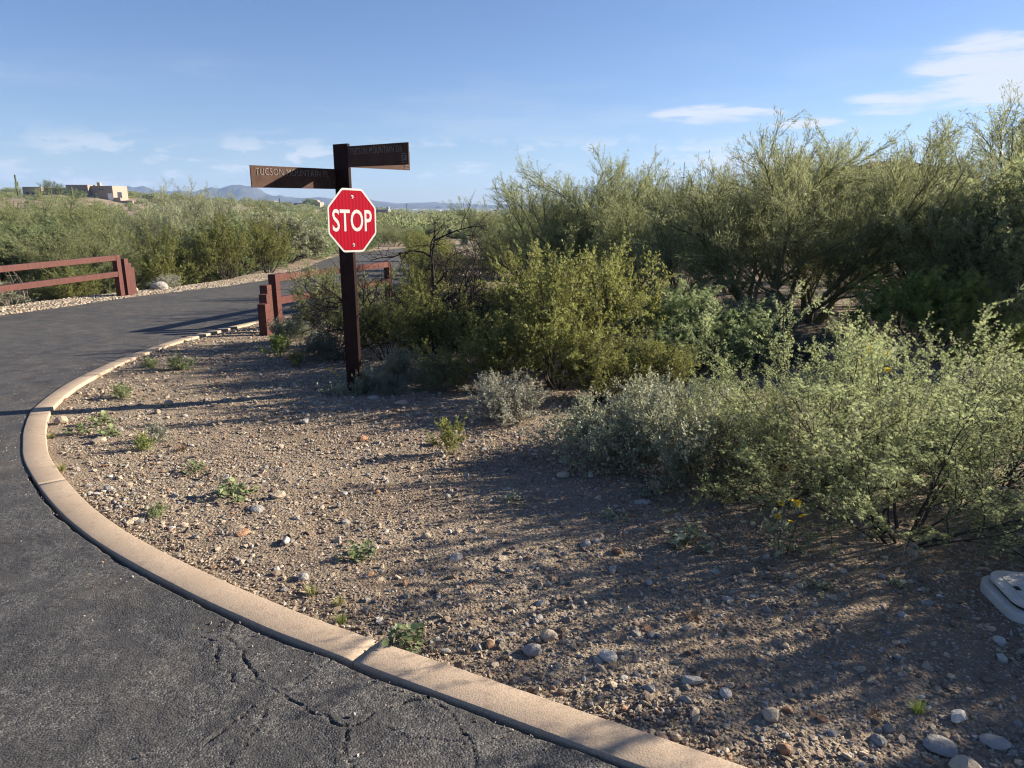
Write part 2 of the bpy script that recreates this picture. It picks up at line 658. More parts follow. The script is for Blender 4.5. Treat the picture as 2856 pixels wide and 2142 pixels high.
KERB = [(-3.05, 21), (-3.45, 18.5), (-4.05, 15.6), (-4.55, 13.6), (-4.92, 11.9), (-5.08, 10.6), (-5.09, 9.9), (-5.05, 9.1), (-4.95, 8.3), (-4.80, 7.5), (-4.63, 6.9),
        (-4.37, 6.2), (-4.02, 5.57), (-3.76, 5.17), (-3.49, 4.78), (-3.05, 4.26), (-2.6, 3.78), (-2.16, 3.38), (-1.73, 3.05),
        (-1.33, 2.77), (-.97, 2.54), (-.62, 2.34), (-.30, 2.165), (0, 2.0), (.2, 1.89), (.45, 1.755), (1.0, 1.46), (2, .97), (3.5, .35), (6, -.6)]


def catmull(pts, step=.01):
    pts = [np.array(p, float) for p in pts]
    out = []
    for i in range(len(pts) - 1):
        p0, p1, p2, p3 = pts[max(i - 1, 0)], pts[i], pts[i + 1], pts[min(i + 2, len(pts) - 1)]
        n = max(2, int(np.linalg.norm(p2 - p1) / step))
        for k in range(n):
            u = k / n
            out.append(.5 * ((2 * p1) + (-p0 + p2) * u + (2 * p0 - 5 * p1 + 4 * p2 - p3) * u * u + (-p0 + 3 * p1 - 3 * p2 + p3) * u ** 3))
    out.append(pts[-1])
    return np.array(out)


kc = catmull(KERB, .02)
for _ in range(60):                                    # relax the measured points into one fair curve
    kc[1:-1] = kc[1:-1] * .5 + (kc[:-2] + kc[2:]) * .25
seg = np.hypot(*(np.diff(kc, axis=0).T))
ks = np.concatenate([[0], np.cumsum(seg)])
KL = ks[-1]


def kerb_at(s):
    return np.stack([np.interp(s, ks, kc[:, 0]), np.interp(s, ks, kc[:, 1])], -1)


def kerb_frame(s, e=.03):
    p = kerb_at(s)
    d = kerb_at(np.minimum(s + e, KL)) - kerb_at(np.maximum(s - e, 0))
    d /= np.linalg.norm(d, axis=-1, keepdims=True)
    nrm = np.stack([d[..., 1], -d[..., 0]], -1)          # towards the road
    return p, nrm


_t, _n = kerb_frame(ks[[np.argmin(np.hypot(kc[:, 0], kc[:, 1] - 2))]])
NSIGN = 1.0 if np.dot(_n[0], np.array([0, 0]) - _t[0]) > 0 else -1.0     # the road is on the viewer's side


def kerb_off(s, off):
    p, n = kerb_frame(np.asarray(s, float))
    return p + n * NSIGN * np.asarray(off)[..., None]


def s_near(x, y):
    return ks[np.argmin(np.hypot(kc[:, 0] - x, kc[:, 1] - y))]


def in_poly(x, y, poly):
    x, y = np.asarray(x, float), np.asarray(y, float)
    ins = np.zeros(x.shape, bool)
    px, py = poly[:, 0], poly[:, 1]
    j = len(poly) - 1
    for i in range(len(poly)):
        c = ((py[i] > y) != (py[j] > y)) & (x < (px[j] - px[i]) * (y - py[i]) / (py[j] - py[i] + 1e-12) + px[i])
        ins ^= c
        j = i
    return ins


# road outline: kerb side, then behind the viewer, then the far edge, over the bridge and away
S0, S1 = s_near(-3.2, 4.45), s_near(1.0, 1.46)
TW = 1.2
sA = np.arange(0, S0, .12)
sB = np.linspace(S0, S1, int((S1 - S0) / .0082))
sC = np.arange(S1 + .1, KL, .15)
FAR_EDGE = [(-12.5, 2), (-11.3, 7.0), (-10.55, 11), (-10.05, 13.83), (-9.93, 15.06), (-9.75, 16.4), (-9.6, 18.2), (-9.17, 19.8), (-8.8, 21.3),
            (-8.55, 23.1), (-8.5, 25), (-8.9, 29), (-9.9, 35), (-11.4, 44), (-12.4, 53), (-12.4, 62), (-11, 70), (-8.5, 76), (-3, 83), (4, 89), (12, 94)]
NEAR_EDGE2 = [(14, 88), (7, 83), (.5, 77), (-4.5, 70), (-6.2, 62), (-6.3, 53), (-5.6, 44), (-4.3, 35), (-3.2, 27)]
edgeA = kerb_off(sA, np.full(len(sA), -.05))
strip_in = kerb_off(sB, np.full(len(sB), TW))
edgeC = kerb_off(sC, np.full(len(sC), -.05))
far_c = catmull(FAR_EDGE, .25)
far_c[:, 0] += fbm(far_c[:, 1] * 1.2, far_c[:, 1] * 0, 5, 4) * .10
near2_c = catmull(NEAR_EDGE2, .5)
stripB0 = kerb_off(sB, np.full(len(sB), -.02))
road_outline = np.concatenate([edgeA, stripB0[::8], edgeC, [(9, -3), (9, -14), (-30, -14), (-30, 2)], far_c, near2_c])
main_outline = np.concatenate([edgeA, [kerb_off(np.array([S0]), np.array([0.0]))[0]], strip_in, [kerb_off(np.array([S1]), np.array([0.0]))[0]], edgeC,
                               [(9, -3), (9, -14), (-30, -14), (-30, 2)], far_c, near2_c])
RZ = .012
bm = bmesh.new()
vs_ = [bm.verts.new((x, y, float(H(x, y)) + RZ)) for x, y in main_outline]
f = bm.faces.new(vs_)
if f.normal.z < 0:
    f.normal_flip()
bm.normal_update()
bmesh.ops.triangulate(bm, faces=[f], ngon_method='EAR_CLIP')
bmesh.ops.recalc_face_normals(bm, faces=bm.faces[:])
me = bpy.data.meshes.new('road')
bm.to_mesh(me)
bm.free()
if me.polygons[0].normal.z < 0:
    me.flip_normals()
me.materials.append(M['asphalt'])
road = tag(link('road', me), 'black asphalt road sweeping round the gravel corner', None, None, 'structure')

# the cracked strip along the kerb: real grooves in the asphalt
CRACKS = [[(-1.169, 2.685), (-1.159, 2.62), (-1.153, 2.567), (-1.145, 2.499), (-1.101, 2.458), (-1.042, 2.41), (-1.014, 2.334), (-0.951, 2.269), (-0.9, 2.22), (-0.852, 2.18), (-0.821, 2.148), (-0.768, 2.122), (-0.707, 2.079), (-0.672, 2.055), (-0.616, 2.037), (-0.599, 2.002), (-0.536, 1.979), (-0.501, 1.996), (-0.455, 2.061), (-0.4, 2.091), (-0.286, 2.128)],
          [(-1.142, 2.491), (-1.174, 2.478), (-1.257, 2.507)],
          [(-0.823, 2.154), (-0.869, 2.085), (-0.915, 2.013), (-0.94, 1.979), (-0.96, 1.924), (-0.988, 1.867), (-1.012, 1.817), (-1.05, 1.70)],
          [(-0.865, 2.085), (-0.835, 2.055), (-0.838, 2.008), (-0.843, 1.946), (-0.85, 1.903), (-.87, 1.8)],
          [(-0.817, 2.161), (-0.775, 2.2), (-0.729, 2.262), (-0.698, 2.327), (-0.664, 2.387)],
          [(-1.174, 2.466), (-1.106, 2.312), (-1.027, 2.255), (-0.976, 2.154), (-0.929, 2.116)],
          [(-.286, 2.128), (-.2, 2.02), (-.12, 1.9), (-.10, 1.78), (-.02, 1.7)], [(-.45, 1.99), (-.33, 1.93), (-.12, 1.90)], [(-.55, 1.97), (-.52, 1.85), (-.46, 1.74)]]
CW = [.0018, .0010, .0010, .0006, .0008, .0003, .0005, .0005, .0005]
tB = np.concatenate([np.linspace(-.02, .06, 14), np.linspace(.066, TW, 190)])
S_, T_ = np.meshgrid(sB, tB, indexing='ij')
pp, nn = kerb_frame(sB)
XY = pp[:, None, :] + nn[:, None, :] * NSIGN * tB[None, :, None]
X_, Y_ = XY[..., 0], XY[..., 1]
wob = fbm(X_ * 26, Y_ * 26, 3, 4) * .017
wob2 = fbm(X_ * 26 + 40, Y_ * 26, 4, 4) * .017
dz = fbm(X_ * 3.2, Y_ * 3.2, 8, 4) * .010 + fbm(X_ * 45, Y_ * 45, 9, 2) * .0018
for poly, cw in zip(CRACKS, CW):
    poly = np.array(poly)
    dmin = np.full(X_.shape, 9.0)
    for a, b in zip(poly[:-1], poly[1:]):
        ab = b - a
        u = np.clip(((X_ + wob - a[0]) * ab[0] + (Y_ + wob2 - a[1]) * ab[1]) / (ab @ ab), 0, 1)
        dmin = np.minimum(dmin, np.hypot(X_ + wob - a[0] - u * ab[0], Y_ + wob2 - a[1] - u * ab[1]))
    ww = cw * (.75 + .8 * fbm(X_ * 9, Y_ * 9, 12, 2))
    dz -= .015 * (1 - sstep(ww * .5, ww * 1.2 + .0026, dmin)) * (.35 + .65 * sstep(-.4, .1, fbm(X_ * 7, Y_ * 7, 17, 2)))
    dz += .004 * np.exp(-(dmin / .05) ** 2)
gap = .021 + .020 * fbm(X_ * 5, Y_ * 5, 21, 4)             # ragged gap against the kerb
dz -= .075 * (1 - sstep(gap * .6, gap + .006, T_))
edge_f = sstep(0, .12, np.minimum(S_ - sB[0], sB[-1] - S_)) * sstep(0, .12, TW - T_)
gapkeep = (T_ < .09)
dz = np.where(gapkeep, dz * sstep(0, .05, np.minimum(S_ - sB[0], sB[-1] - S_) + .0), dz * edge_f)
Vp = np.stack([X_, Y_, H(X_, Y_) + RZ + dz], -1).reshape(-1, 3)
ns, nt_ = X_.shape
idx = np.arange(ns * nt_).reshape(ns, nt_)
q = np.stack([idx[:-1, :-1], idx[1:, :-1], idx[1:, 1:], idx[:-1, 1:]], -1).reshape(-1, 4)
a, b, c = Vp[q[0, 0]], Vp[q[0, 1]], Vp[q[0, 2]]
if np.cross(b - a, c - a)[2] < 0:
    q = q[:, ::-1]
tag(link('cracked_asphalt_strip', mesh_np('cracked_asphalt_strip', Vp, quads=q, mat=M['asphalt'], smooth=True), road), 'cracked and lumpy asphalt beside the kerb')

# ground sheet: polar grid centred on the viewer, to the horizon
rr = [.25]
while rr[-1] < 5600:
    r_ = rr[-1]
    rr.append(r_ * (1.018 if r_ < 14 else 1.024))
rr = np.array(rr)
front = np.radians(np.linspace(-46, 46, 420))
back = np.radians(np.linspace(46, 314, 70))[1:-1]
ang = np.concatenate([front, back])
RR, AA = np.meshgrid(rr, ang, indexing='ij')
GX, GY = RR * np.sin(AA), RR * np.cos(AA)
inside = in_poly(GX, GY, road_outline)
dist = np.full(GX.shape, 50.0)
near_m = RR < 120
ro = road_outline[::3]
gx, gy = GX[near_m], GY[near_m]
dd = np.full(gx.shape, 1e9)
for a_ in range(0, len(ro), 40):
    dd = np.minimum(dd, np.min((gx[:, None] - ro[None, a_:a_ + 40, 0]) ** 2 + (gy[:, None] - ro[None, a_:a_ + 40, 1]) ** 2, axis=1))
dist[near_m] = np.sqrt(dd)
bumps = (fbm(GX * 1.3, GY * 1.3, 1, 4) * .028 + fbm(GX * 9, GY * 9, 2, 4) * .012) * sstep(.05, .5, dist)
bumps = bumps + fbm(GX * .06, GY * .06, 14, 4) * 1.1 * sstep(30, 120, RR) + fbm(GX * .3, GY * .3, 15, 3) * .18 * sstep(14, 40, RR)
GZ = H(GX, GY) + np.where(inside, -.02 - np.clip((dist - .02) * .5, 0, .12), bumps - .012)
# the wash that runs under the road, beyond the far verge
ox = GX - np.interp(GY, far_c[:, 1], far_c[:, 0])
GZ = GZ - np.where((~inside) & (GY > 4) & (GY < 70) & (ox < 0), .85 * sstep(1.3, 4.0, -ox), 0) * sstep(70, 45, GY) * 1.0
Vg = np.stack([GX, GY, GZ], -1).reshape(-1, 3)
nr, na = GX.shape
idx = np.arange(nr * na).reshape(nr, na)
nxt = np.roll(idx, -1, axis=1)
q = np.stack([idx[:-1], idx[1:], nxt[1:], nxt[:-1]], -1).reshape(-1, 4)
if np.cross(Vg[q[0, 1]] - Vg[q[0, 0]], Vg[q[0, 2]] - Vg[q[0, 0]])[2] < 0:
    q = q[:, ::-1]
cap = np.array([[len(Vg), i, (i + 1) % na] for i in range(na)])
Vg = np.concatenate([Vg, [[0, 0, -.1]]])
ground = tag(link('ground', mesh_np('ground', Vg, tris=cap, quads=q, mat=M['ground'], smooth=True)), 'brown gravelly desert ground', None, None, 'structure')


def wash(x, y):
    o = x - np.interp(y, far_c[:, 1], far_c[:, 0])
    if 4 < y < 70 and o < 0:
        u = min(max((-o - 1.3) / 2.7, 0), 1)
        v = min(max((70 - y) / 25, 0), 1)
        return -.85 * u * u * (3 - 2 * u) * v * v * (3 - 2 * v)
    return 0.0


def Z(x, y):
    return float(H(x, y)) - .012 + wash(x, y)


# kerb: one stone-coloured ribbon cast in lengths, joints open
kerb = thing('kerb', 'tan concrete kerb curving round the gravel corner', None)
kerb['kind'] = 'structure'
joints = [.0] + [s_near(*p) for p in [(-4.2, 15), (-4.9, 12.0), (-5.09, 10.74), (-5.09, 9.9), (-4.98, 8.65), (-4.27, 6.05), (-3.03, 4.25), (-.60, 2.33)]] + [KL]
KW, KH = .155, .024
for i in range(len(joints) - 1):
    s0, s1 = joints[i] + .004, joints[i + 1] - .004
    s = np.linspace(s0, s1, max(4, int((s1 - s0) / .05)))
    prof = [(0.002, -.10), (0.0, KH - .006), (-.002, KH - .0015), (-.006, KH), (-KW + .006, KH), (-KW + .002, KH - .0015), (-KW, KH - .006), (-KW - .002, -.10)]
    rings = []
    tilt = (rnd.random() - .5) * .006
    for o, z in prof:
        xy = kerb_off(s, np.full(len(s), o))
        zz = H(xy[:, 0], xy[:, 1]) + z + tilt * (1 if z > 0 else 0) + fbm(s * 6 + o * 20, s * 0 + z * 30, 31, 3) * .0025 * (z > 0)
        rings.append(np.stack([xy[:, 0], xy[:, 1], zz], -1))
    A = np.stack(rings, 1)
    n0, n1 = A.shape[:2]
    idx = np.arange(n0 * n1).reshape(n0, n1)
    q = np.stack([idx[:-1, :-1], idx[1:, :-1], idx[1:, 1:], idx[:-1, 1:]], -1).reshape(-1, 4)
    e0 = [[idx[0, 0], idx[0, k], idx[0, k + 1]] for k in range(1, n1 - 1)]
    e1 = [[idx[-1, 0], idx[-1, k + 1], idx[-1, k]] for k in range(1, n1 - 1)]
    if NSIGN > 0:
        pass
    m_ = mesh_np('kerb_stone', A.reshape(-1, 3), tris=e0 + e1, quads=q, mat=M['kerb'])
    b_ = bmesh.new()
    b_.from_mesh(m_)
    bmesh.ops.recalc_face_normals(b_, faces=b_.faces[:])
    b_.to_mesh(m_)
    b_.free()
    link('kerb_stone', m_, kerb)

# gravel corner region (used to scatter stones)
sI = np.arange(0, KL, .1)
island = np.concatenate([kerb_off(sI, np.full(len(sI), -KW - .015)), [(9, 2), (9, 21)]])

# ------------------------------------------------------------------ distant mountains, city, masts
HOR = 439.2


def px_az(px):
    return (px - 1106) / 1533.0


def mountain(label, prof, dist, depth, seed, rough=1.0):
    """ridge given as (lateral slope, rise slope) pairs seen from the road corner, built as a solid range"""
    u = np.linspace(prof[0][0], prof[-1][0], 260)
    h = np.interp(u, [p[0] for p in prof], [p[1] for p in prof])
    n = 46
    v = np.linspace(-1, 1, n)
    U, Vv = np.meshgrid(u, v, indexing='ij')
    Y = dist + Vv * depth
    X = U * dist * (1 + .25 * Vv * depth / dist)
    ridge = np.clip(1 - np.abs(Vv) ** 1.25, 0, 1)
    nz = 1 - np.abs(fbm(X / 170, Y / 240, seed, 5, .55))
    zt = (h[:, None] * dist + 1.6 + 22) * ridge * (.62 + .38 * nz + (ridge > .97) * 0) * 1.05 - 26
    zt += fbm(X / 60, Y / 60, seed + 1, 4) * 3.0 * rough * ridge
    A = np.stack([X, Y, zt], -1)
    idx = np.arange(A.shape[0] * n).reshape(-1, n)
    q = np.stack([idx[:-1, :-1], idx[1:, :-1], idx[1:, 1:], idx[:-1, 1:]], -1).reshape(-1, 4)
    if np.cross(A[1, 0] - A[0, 0], A[1, 1] - A[0, 0])[2] < 0:
        q = q[:, ::-1]
    return tag(link('mountain_range', mesh_np('mountain_range', A.reshape(-1, 3), quads=q, mat=M['mountain'], smooth=True)), label, None, None, 'structure')


mountain('hazy blue desert mountains behind the left hills',
         [(-.72, .004), (-.62, .012), (-.56, .018), (-.53, .021), (-.50, .023), (-.485, .017), (-.45, .019), (-.43, .016), (-.407, .021), (-.395, .020), (-.381, .0245),
          (-.352, .0235), (-.335, .014), (-.316, .013), (-.296, .008), (-.26, .0085), (-.225, .006), (-.198, .0075), (-.184, .004), (-.16, .001), (-.10, -.002)], 3600, 420, 40)
mountain('low blue hills along the valley horizon',
         [(-.30, .0), (-.2, .0035), (-.185, .004), (-.16, .0012), (-.12, .0015), (-.104, .0025), (-.085, .001), (-.04, -.0005), (.05, -.001), (.12, .004), (.2, .004)], 4300, 300, 50, .6)
mountain('blue mountain range behind the right trees',
         [(.06, -.004), (.14, .003), (.19, .011), (.24, .017), (.27, .0195), (.31, .022), (.40, .03), (.5, .033), (.6, .028), (.75, .02)], 4000, 500, 60)

# pale roofs and walls of the far city in the valley: too many and small to count
nb = 1500
bx = rng.uniform(-950, 560, nb)
by = rng.uniform(1700, 3100, nb)
Vc, Qc = [], []
for i in range(nb):
    w, d_, h = rng.uniform(5, 22), rng.uniform(5, 14), rng.uniform(2.5, 5.5)
    x, y = bx[i], by[i]
    z = float(H(x, y)) - 1
    k = len(Vc)
    for sz in (0, 1):
        for sx, sy in ((-1, -1), (1, -1), (1, 1), (-1, 1)):
            Vc.append((x + sx * w / 2, y + sy * d_ / 2, z + sz * (h + 1)))
    Qc += [(k + 4, k + 5, k + 6, k + 7), (k, k + 1, k + 5, k + 4), (k + 1, k + 2, k + 6, k + 5), (k + 2, k + 3, k + 7, k + 6), (k + 3, k, k + 4, k + 7)]
tag(link('distant_city', mesh_np('distant_city', np.array(Vc), quads=np.array(Qc), mat=M['city'])), 'pale specks of a far city spread across the valley floor', None, None, 'stuff')


# ------------------------------------------------------------------ houses on the hills
def house_block(parent, x0, x1, y0, y1, z0, z1, mat, name='wall', parapet=.35):
    mb = MB()
    mb.box(x0, x1, y0, y1, z0, z1 - .002)
    t_ = .28
    for a in ((x0, x1, y0, y0 + t_), (x0, x1, y1 - t_, y1), (x0, x0 + t_, y0 + t_, y1 - t_), (x1 - t_, x1, y0 + t_, y1 - t_)):
        mb.box(*a, z1, z1 + parapet)
    return mb.build(name, mat, parent)


def window(parent, x, y, z, w, h, face='front'):
    fr = MB()
    if face == 'front':
        fr.box(x - w / 2 - .1, x + w / 2 + .1, y - .10, y + .05, z - .1, z + h + .1)
        f_ = fr.build('window', M['stucco_pale'], parent)
        MB().box(x - w / 2, x + w / 2, y - .13, y - .101, z, z + h).build('pane', M['glass_dark'], f_)
    else:
        fr.box(x - .05, x + .10, y - w / 2 - .1, y + w / 2 + .1, z - .1, z + h + .1)
        f_ = fr.build('window', M['stucco_pale'], parent)
        MB().box(x + .101, x + .13, y - w / 2, y + w / 2, z, z + h).build('pane', M['glass_dark'], f_)
    return f_


hx, hy = -152.0, 248.0
hz = float(H(hx, hy)) - 1.0
house = thing('house', 'sprawling tan adobe house with flat roofs and a chimney on the left hilltop', 'house', (hx, hy, hz))
house.scale = (1.06, 1, .92)
# local x across the view; widths from the photograph, one unit = one metre
house_block(house, -13.5, -7.6, 2.0, 12, 0, 3.9, M['stucco'])
house_block(house, -7.6, 1.0, 4.0, 13, 0, 3.7, M['stucco'], parapet=.3)
house_block(house, 1.002, 8.0, 1.0, 12, -.5, 4.6, M['stucco'], parapet=.35)
house_block(house, 8.002, 11.8, 2.5, 11, -.5, 4.3, M['stucco'], parapet=.3)
house_block(house, 11.802, 16.6, -.5, 9, -1.0, 4.2, M['stucco'])
ch = MB().box(9.0, 9.9, 5, 6, 4.3, 5.7).box(8.9, 10.0, 4.9, 6.1, 5.702, 5.9).build('chimney', M['stucco_pale'], house)
for wx in (-12, -10):
    window(house, wx, 2.0, 1.3, 1.1, 1.2)
for wx in (-5.5, -3.2, -1.0):
    window(house, wx, 4.0, .9, 1.5, 1.7)
for wx in (2.4, 4.6, 6.6):
    window(house, wx, 1.0, 2.7, 1.0, .8)
for wx in (12.6, 13.5):
    window(house, wx, -.5, 3.0, .5, .6)
window(house, 16.6, 3.5, .2, 2.6, 2.2, 'side')
MB().box(14.9, 16.4, -.56, -.502, -.6, 1.9).build('garage_door', M['door_white'], house)
wall_ = MB().box(-9.5, 3.5, -3.2, -2.6, -2.6, .25).build('retaining_wall', M['masonry'], house)
MB().box(-7, .8, -1.4, -.9, -1.2, .75).build('terrace_wall', M['stucco'], house)
MB().box(12.5, 24, -3.6, -3.0, -2.6, -.7).build('yard_wall', M['stucco_pale'], house)
MB().box(16.6, 18.6, -.2, .2, -1.5, .4).build('yard_pillar', M['stucco_pale'], house)

x2, y2 = -131.0, 470.0
h2 = thing('house', 'low tan house with a stepped roof beside a dark tree on the far ridge', 'house', (x2, y2, float(H(x2, y2)) - .8))
house_block(h2, -9, -3, 0, 9, 0, 3.2, M['stucco'])
house_block(h2, -2.998, 8, -1, 9, 0, 3.6, M['stucco'])
rf = MB()
rf.prism([(-.5, 0), (6.5, 0), (5.5, 1.3), (.5, 1.3)], 1, 7, Matrix.Translation((0, 8, 3.95)) @ Matrix.Rotation(R(90), 4, 'X'))
rf.build('roof', M['stucco'], h2)
for wx in (-7, -5, -1, 2, 5):
    window(h2, wx, 0 if wx < -3 else -1, 1.0, 1.3, 1.3)
x2b, y2b = -152.0, 455.0
h2b = thing('house', 'small pale flat-roofed house left of the stepped house on the ridge', 'house', (x2b, y2b, float(H(x2b, y2b)) - .8))
house_block(h2b, -4, 4, 0, 7, 0, 3.0, M['stucco'])
for wx in (-2, 1.5):
    window(h2b, wx, 0, 1.0, 1.2, 1.2)
x3, y3 = -57.5, 315.0
h3 = thing('house', 'pale house with grey gable roof and white chimney right of the stop sign', 'house', (x3, y3, float(H(x3, y3)) - .2))
MB().box(-5.2, 4.2, 0, 7, 0, 2.5).build('wall', M['stucco_pale'], h3)
rf = MB().prism([(-5.7, 2.505), (4.7, 2.505), (4.0, 4.2), (-5.0, 4.2)], -.3, 7.3, Matrix.Translation((0, 7, 0)) @ Matrix.Rotation(R(90), 4, 'X'))
r3 = rf.build('roof', M['shingle'], h3)
MB().box(3.0, 4.1, 2, 3.2, 3.0, 5.4).build('chimney', M['stucco_white'], r3)
MB().box(.5, 2.6, -1.2, -.002, 0, 2.2).build('porch', M['stucco_white'], h3)
for wx in (-4, -1.6):
    window(h3, wx, 0, .8, 1.1, 1.1)
x5, y5 = -82.0, 660.0
h5 = thing('house', 'tiny house with a pink roof far down the valley road', 'house', (x5, y5, float(H(x5, y5)) + .2))
MB().box(-3, 3, 0, 5, 0, 2.4).build('wall', M['stucco_white'], h5)
MB().prism([(-3.5, 2.405), (3.5, 2.405), (0, 4.0)], -.3, 5.3, Matrix.Translation((0, 5, 0)) @ Matrix.Rotation(R(90), 4, 'X')).build('roof', M['roof_tile'], h5)
window(h5, -1.2, 0, .8, 1.0, 1.0)
# house behind the right trees: red tile hip roof over a grey wall
x4, y4 = 40.5, 76.0
z4 = float(H(x4, y4))
h4 = thing('house', 'house with a red clay tile roof half hidden behind the right trees', 'house', (x4, y4, z4 - .3))
hb = 6.15 - z4
MB().box(-6.5, 5, 0, 9, -.5, hb - 1.25).build('wall', M['stucco'], h4)
MB().box(-12, -6.502, 1, 8, -.5, hb - .9).build('wing_wall', M['stucco'], h4)
bm = bmesh.new()
e = [bm.verts.new(p) for p in ((-4, -.8, hb - 1.2), (5.6, -.8, hb - 1.2), (5.6, 9.6, hb - 1.2), (-4, 9.6, hb - 1.2), (-2, 4, hb), (2.0, 4, hb))]
for f_ in ((0, 1, 5, 4), (1, 2, 5), (2, 3, 4, 5), (3, 0, 4), (3, 2, 1, 0)):
    bm.faces.new([e[i] for i in f_])
mb = MB()
mb.bm.free()
mb.bm = bm
roof4 = mb.build('roof', M['roof_tile'], h4)
for i in range(17):                                        # clay tile rows you can tell apart
    u = i / 16
    a = Vector((-3.9 + 9.4 * u, -.85, hb - 1.17))
    b = Vector((-1.95 + 3.9 * u, 3.9, hb + .03))
    MB().tube([a, b], .11, 5).build('tile', M['roof_tile'], roof4)
window(h4, -2, 0, 1.0, 1.4, 1.4)

mast = thing('radio_mast', 'thin tall radio mast rising behind the right trees', 'mast', (93, 400, float(H(93, 400))))
mb = MB()
for k in range(3):
    a = k * 2.094
    mb.tube([(math.cos(a) * .35, math.sin(a) * .35, 0), (math.cos(a) * .25, math.sin(a) * .25, 27)], .10, 4)
mb.build('mast_leg', M['mast'], mast)
mb = MB()
for k in range(26):
    a, b = (k % 3) * 2.094, ((k + 1) % 3) * 2.094
    mb.tube([(math.cos(a) * .3, math.sin(a) * .3, k), (math.cos(b) * .3, math.sin(b) * .3, k + 1)], .04, 3)
mb.build('lattice', M['mast'], mast)
for i, (x, y, hh) in enumerate([(-47.5, 330, 8.0), (-103, 210, 6.0)]):
    p = thing('utility_pole', ['wooden utility pole standing on the valley slope', 'thin utility pole to the right of the hilltop house'][i], 'pole', (x, y, float(H(x, y)) - .3))
    MB().tube([(0, 0, 0), (0, 0, hh)], [.17, .11], 6).build('pole', M['wood_pole'], p)
    MB().box(-.9, .9, -.06, .06, hh - .8, hh - .65).build('crossarm', M['wood_pole'], p)

# ------------------------------------------------------------------ guard rails on the bridge
FD = Vector((.212, .977))
FN = Vector((.977, -.212))                                  # across, towards the sun


def square_post(parent, name, p, z0, z1, w, mat, e=FD, n=FN):
    mtx = Matrix(((n.x, e.x, 0, p[0]), (n.y, e.y, 0, p[1]), (0, 0, 1, 0), (0, 0, 0, 1)))
    return MB().box(-w / 2, w / 2, -w / 2, w / 2, z0, z1, mtx, .006).build(name, mat, parent)


def rail(parent, p0, p1, zc0, zc1, hgt, wid, mat):
    a, b = Vector((*p0, zc0)), Vector((*p1, zc1))
    d = (b - a)
    L = d.length
    y = d.normalized()
    x = Vector((y.y, -y.x, 0)).normalized()
    z = x.cross(y)
    mtx = Matrix(((x.x, y.x, z.x, a.x), (x.y, y.y, z.y, a.y), (x.z, y.z, z.z, a.z), (0, 0, 0, 1)))
    return MB().box(-wid / 2, wid / 2, 0, L, -hgt / 2, hgt / 2, mtx, .005).build('rail', mat, parent)


PW = .14
# near (right) guard rail
g = thing('guard_rail', 'red-brown guard rail with stepped end posts behind the stop sign', 'guard rail', (-4.07, 12.2, 0))
g.location = (0, 0, 0)
A0 = Vector((-4.07, 12.2))
A1 = Vector((-2.98, 17.15))
dA = (A1 - A0).normalized()
nA = Vector((dA.y, -dA.x))
square_post(g, 'post', A0, Z(*A0) - .1, Z(*A0) + .925, PW, M['rail_paint'], dA, nA)
square_post(g, 'post', A1, Z(*A1) - .1, Z(*A1) + .95, PW, M['rail_paint'], dA, nA)
for p, hh in ((Vector((-4.13, 11.92)), .76), (Vector((-4.055, 11.64)), .63), (Vector((-3.985, 11.34)), .50)):
    square_post(g, 'stepped_post', p, Z(*p) - .1, Z(*p) + hh, PW, M['stub_shadow_paint'], dA, nA)
for hc in (.86, .465):
    r0, r1 = A0 + dA * (PW / 2 + .001), A1 - dA * (PW / 2 + .001)
    rail(g, r0, r1, Z(*A0) + hc, Z(*A1) + hc + .02, .125, .12, M['rail_paint'])
pm = A0 + dA * 2.2 - nA * .1
MB().tube([(pm.x, pm.y, Z(*pm) - .1), (pm.x, pm.y, Z(*pm) + .80)], .022, 8).build('steel_stake', M['stub_shadow_paint'], g)
# far (left) guard rail: level, because the bridge is
g2 = thing('guard_rail', 'red-brown guard rail on the far side of the road, left of the creosotes', 'guard rail')
B0 = Vector((-10.06, 18.26))
dB = FD.copy()
nB = FN.copy()
zt = .325
square_post(g2, 'post', B0, Z(*B0) - .2, zt, PW, M['rail_paint'], dB, nB)
for off, sd_, hh in ((.25, .0, .11), (.40, -.05, .24), (.55, -.10, .36)):
    p = B0 + dB * off + nB * sd_
    square_post(g2, 'stepped_post', p, Z(*p) - .2, zt - hh, PW, M['rail_paint'], dB, nB)
p0 = B0 - dB * (PW / 2 + .001)
p1 = B0 - dB * 6.3
for zc in (zt - .068, zt - .475):
    rail(g2, p1, p0, zc, zc, .13, .12, M['rail_paint'])
for k in (1,):
    pe = B0 - dB * (6.3 + PW / 2 + .001)
    square_post(g2, 'post', pe, Z(*pe) - .9, zt, PW, M['rail_paint'], dB, nB)

# ------------------------------------------------------------------ street sign post with stop sign
PC = Vector((-1.625, 7.1))
PE = Vector((.8, -.6))                                       # from the broad face's left edge to its right edge; also the stop sign's facing
PN = Vector((.6, .8))
PWD, PTH = .205, .034
zg = Z(PC.x, PC.y)
sign = thing('street_sign_post', 'dark steel post carrying a stop sign and cut-out street name blades', 'street sign')
mtx_post = Matrix(((PE.x, PN.x, 0, PC.x), (PE.y, PN.y, 0, PC.y), (0, 0, 1, 0), (0, 0, 0, 1)))
MB().box(-PWD / 2, PWD / 2, -PTH / 2, PTH / 2, zg - .15, 2.145, mtx_post, .006).build('post', M['post_steel'], sign)


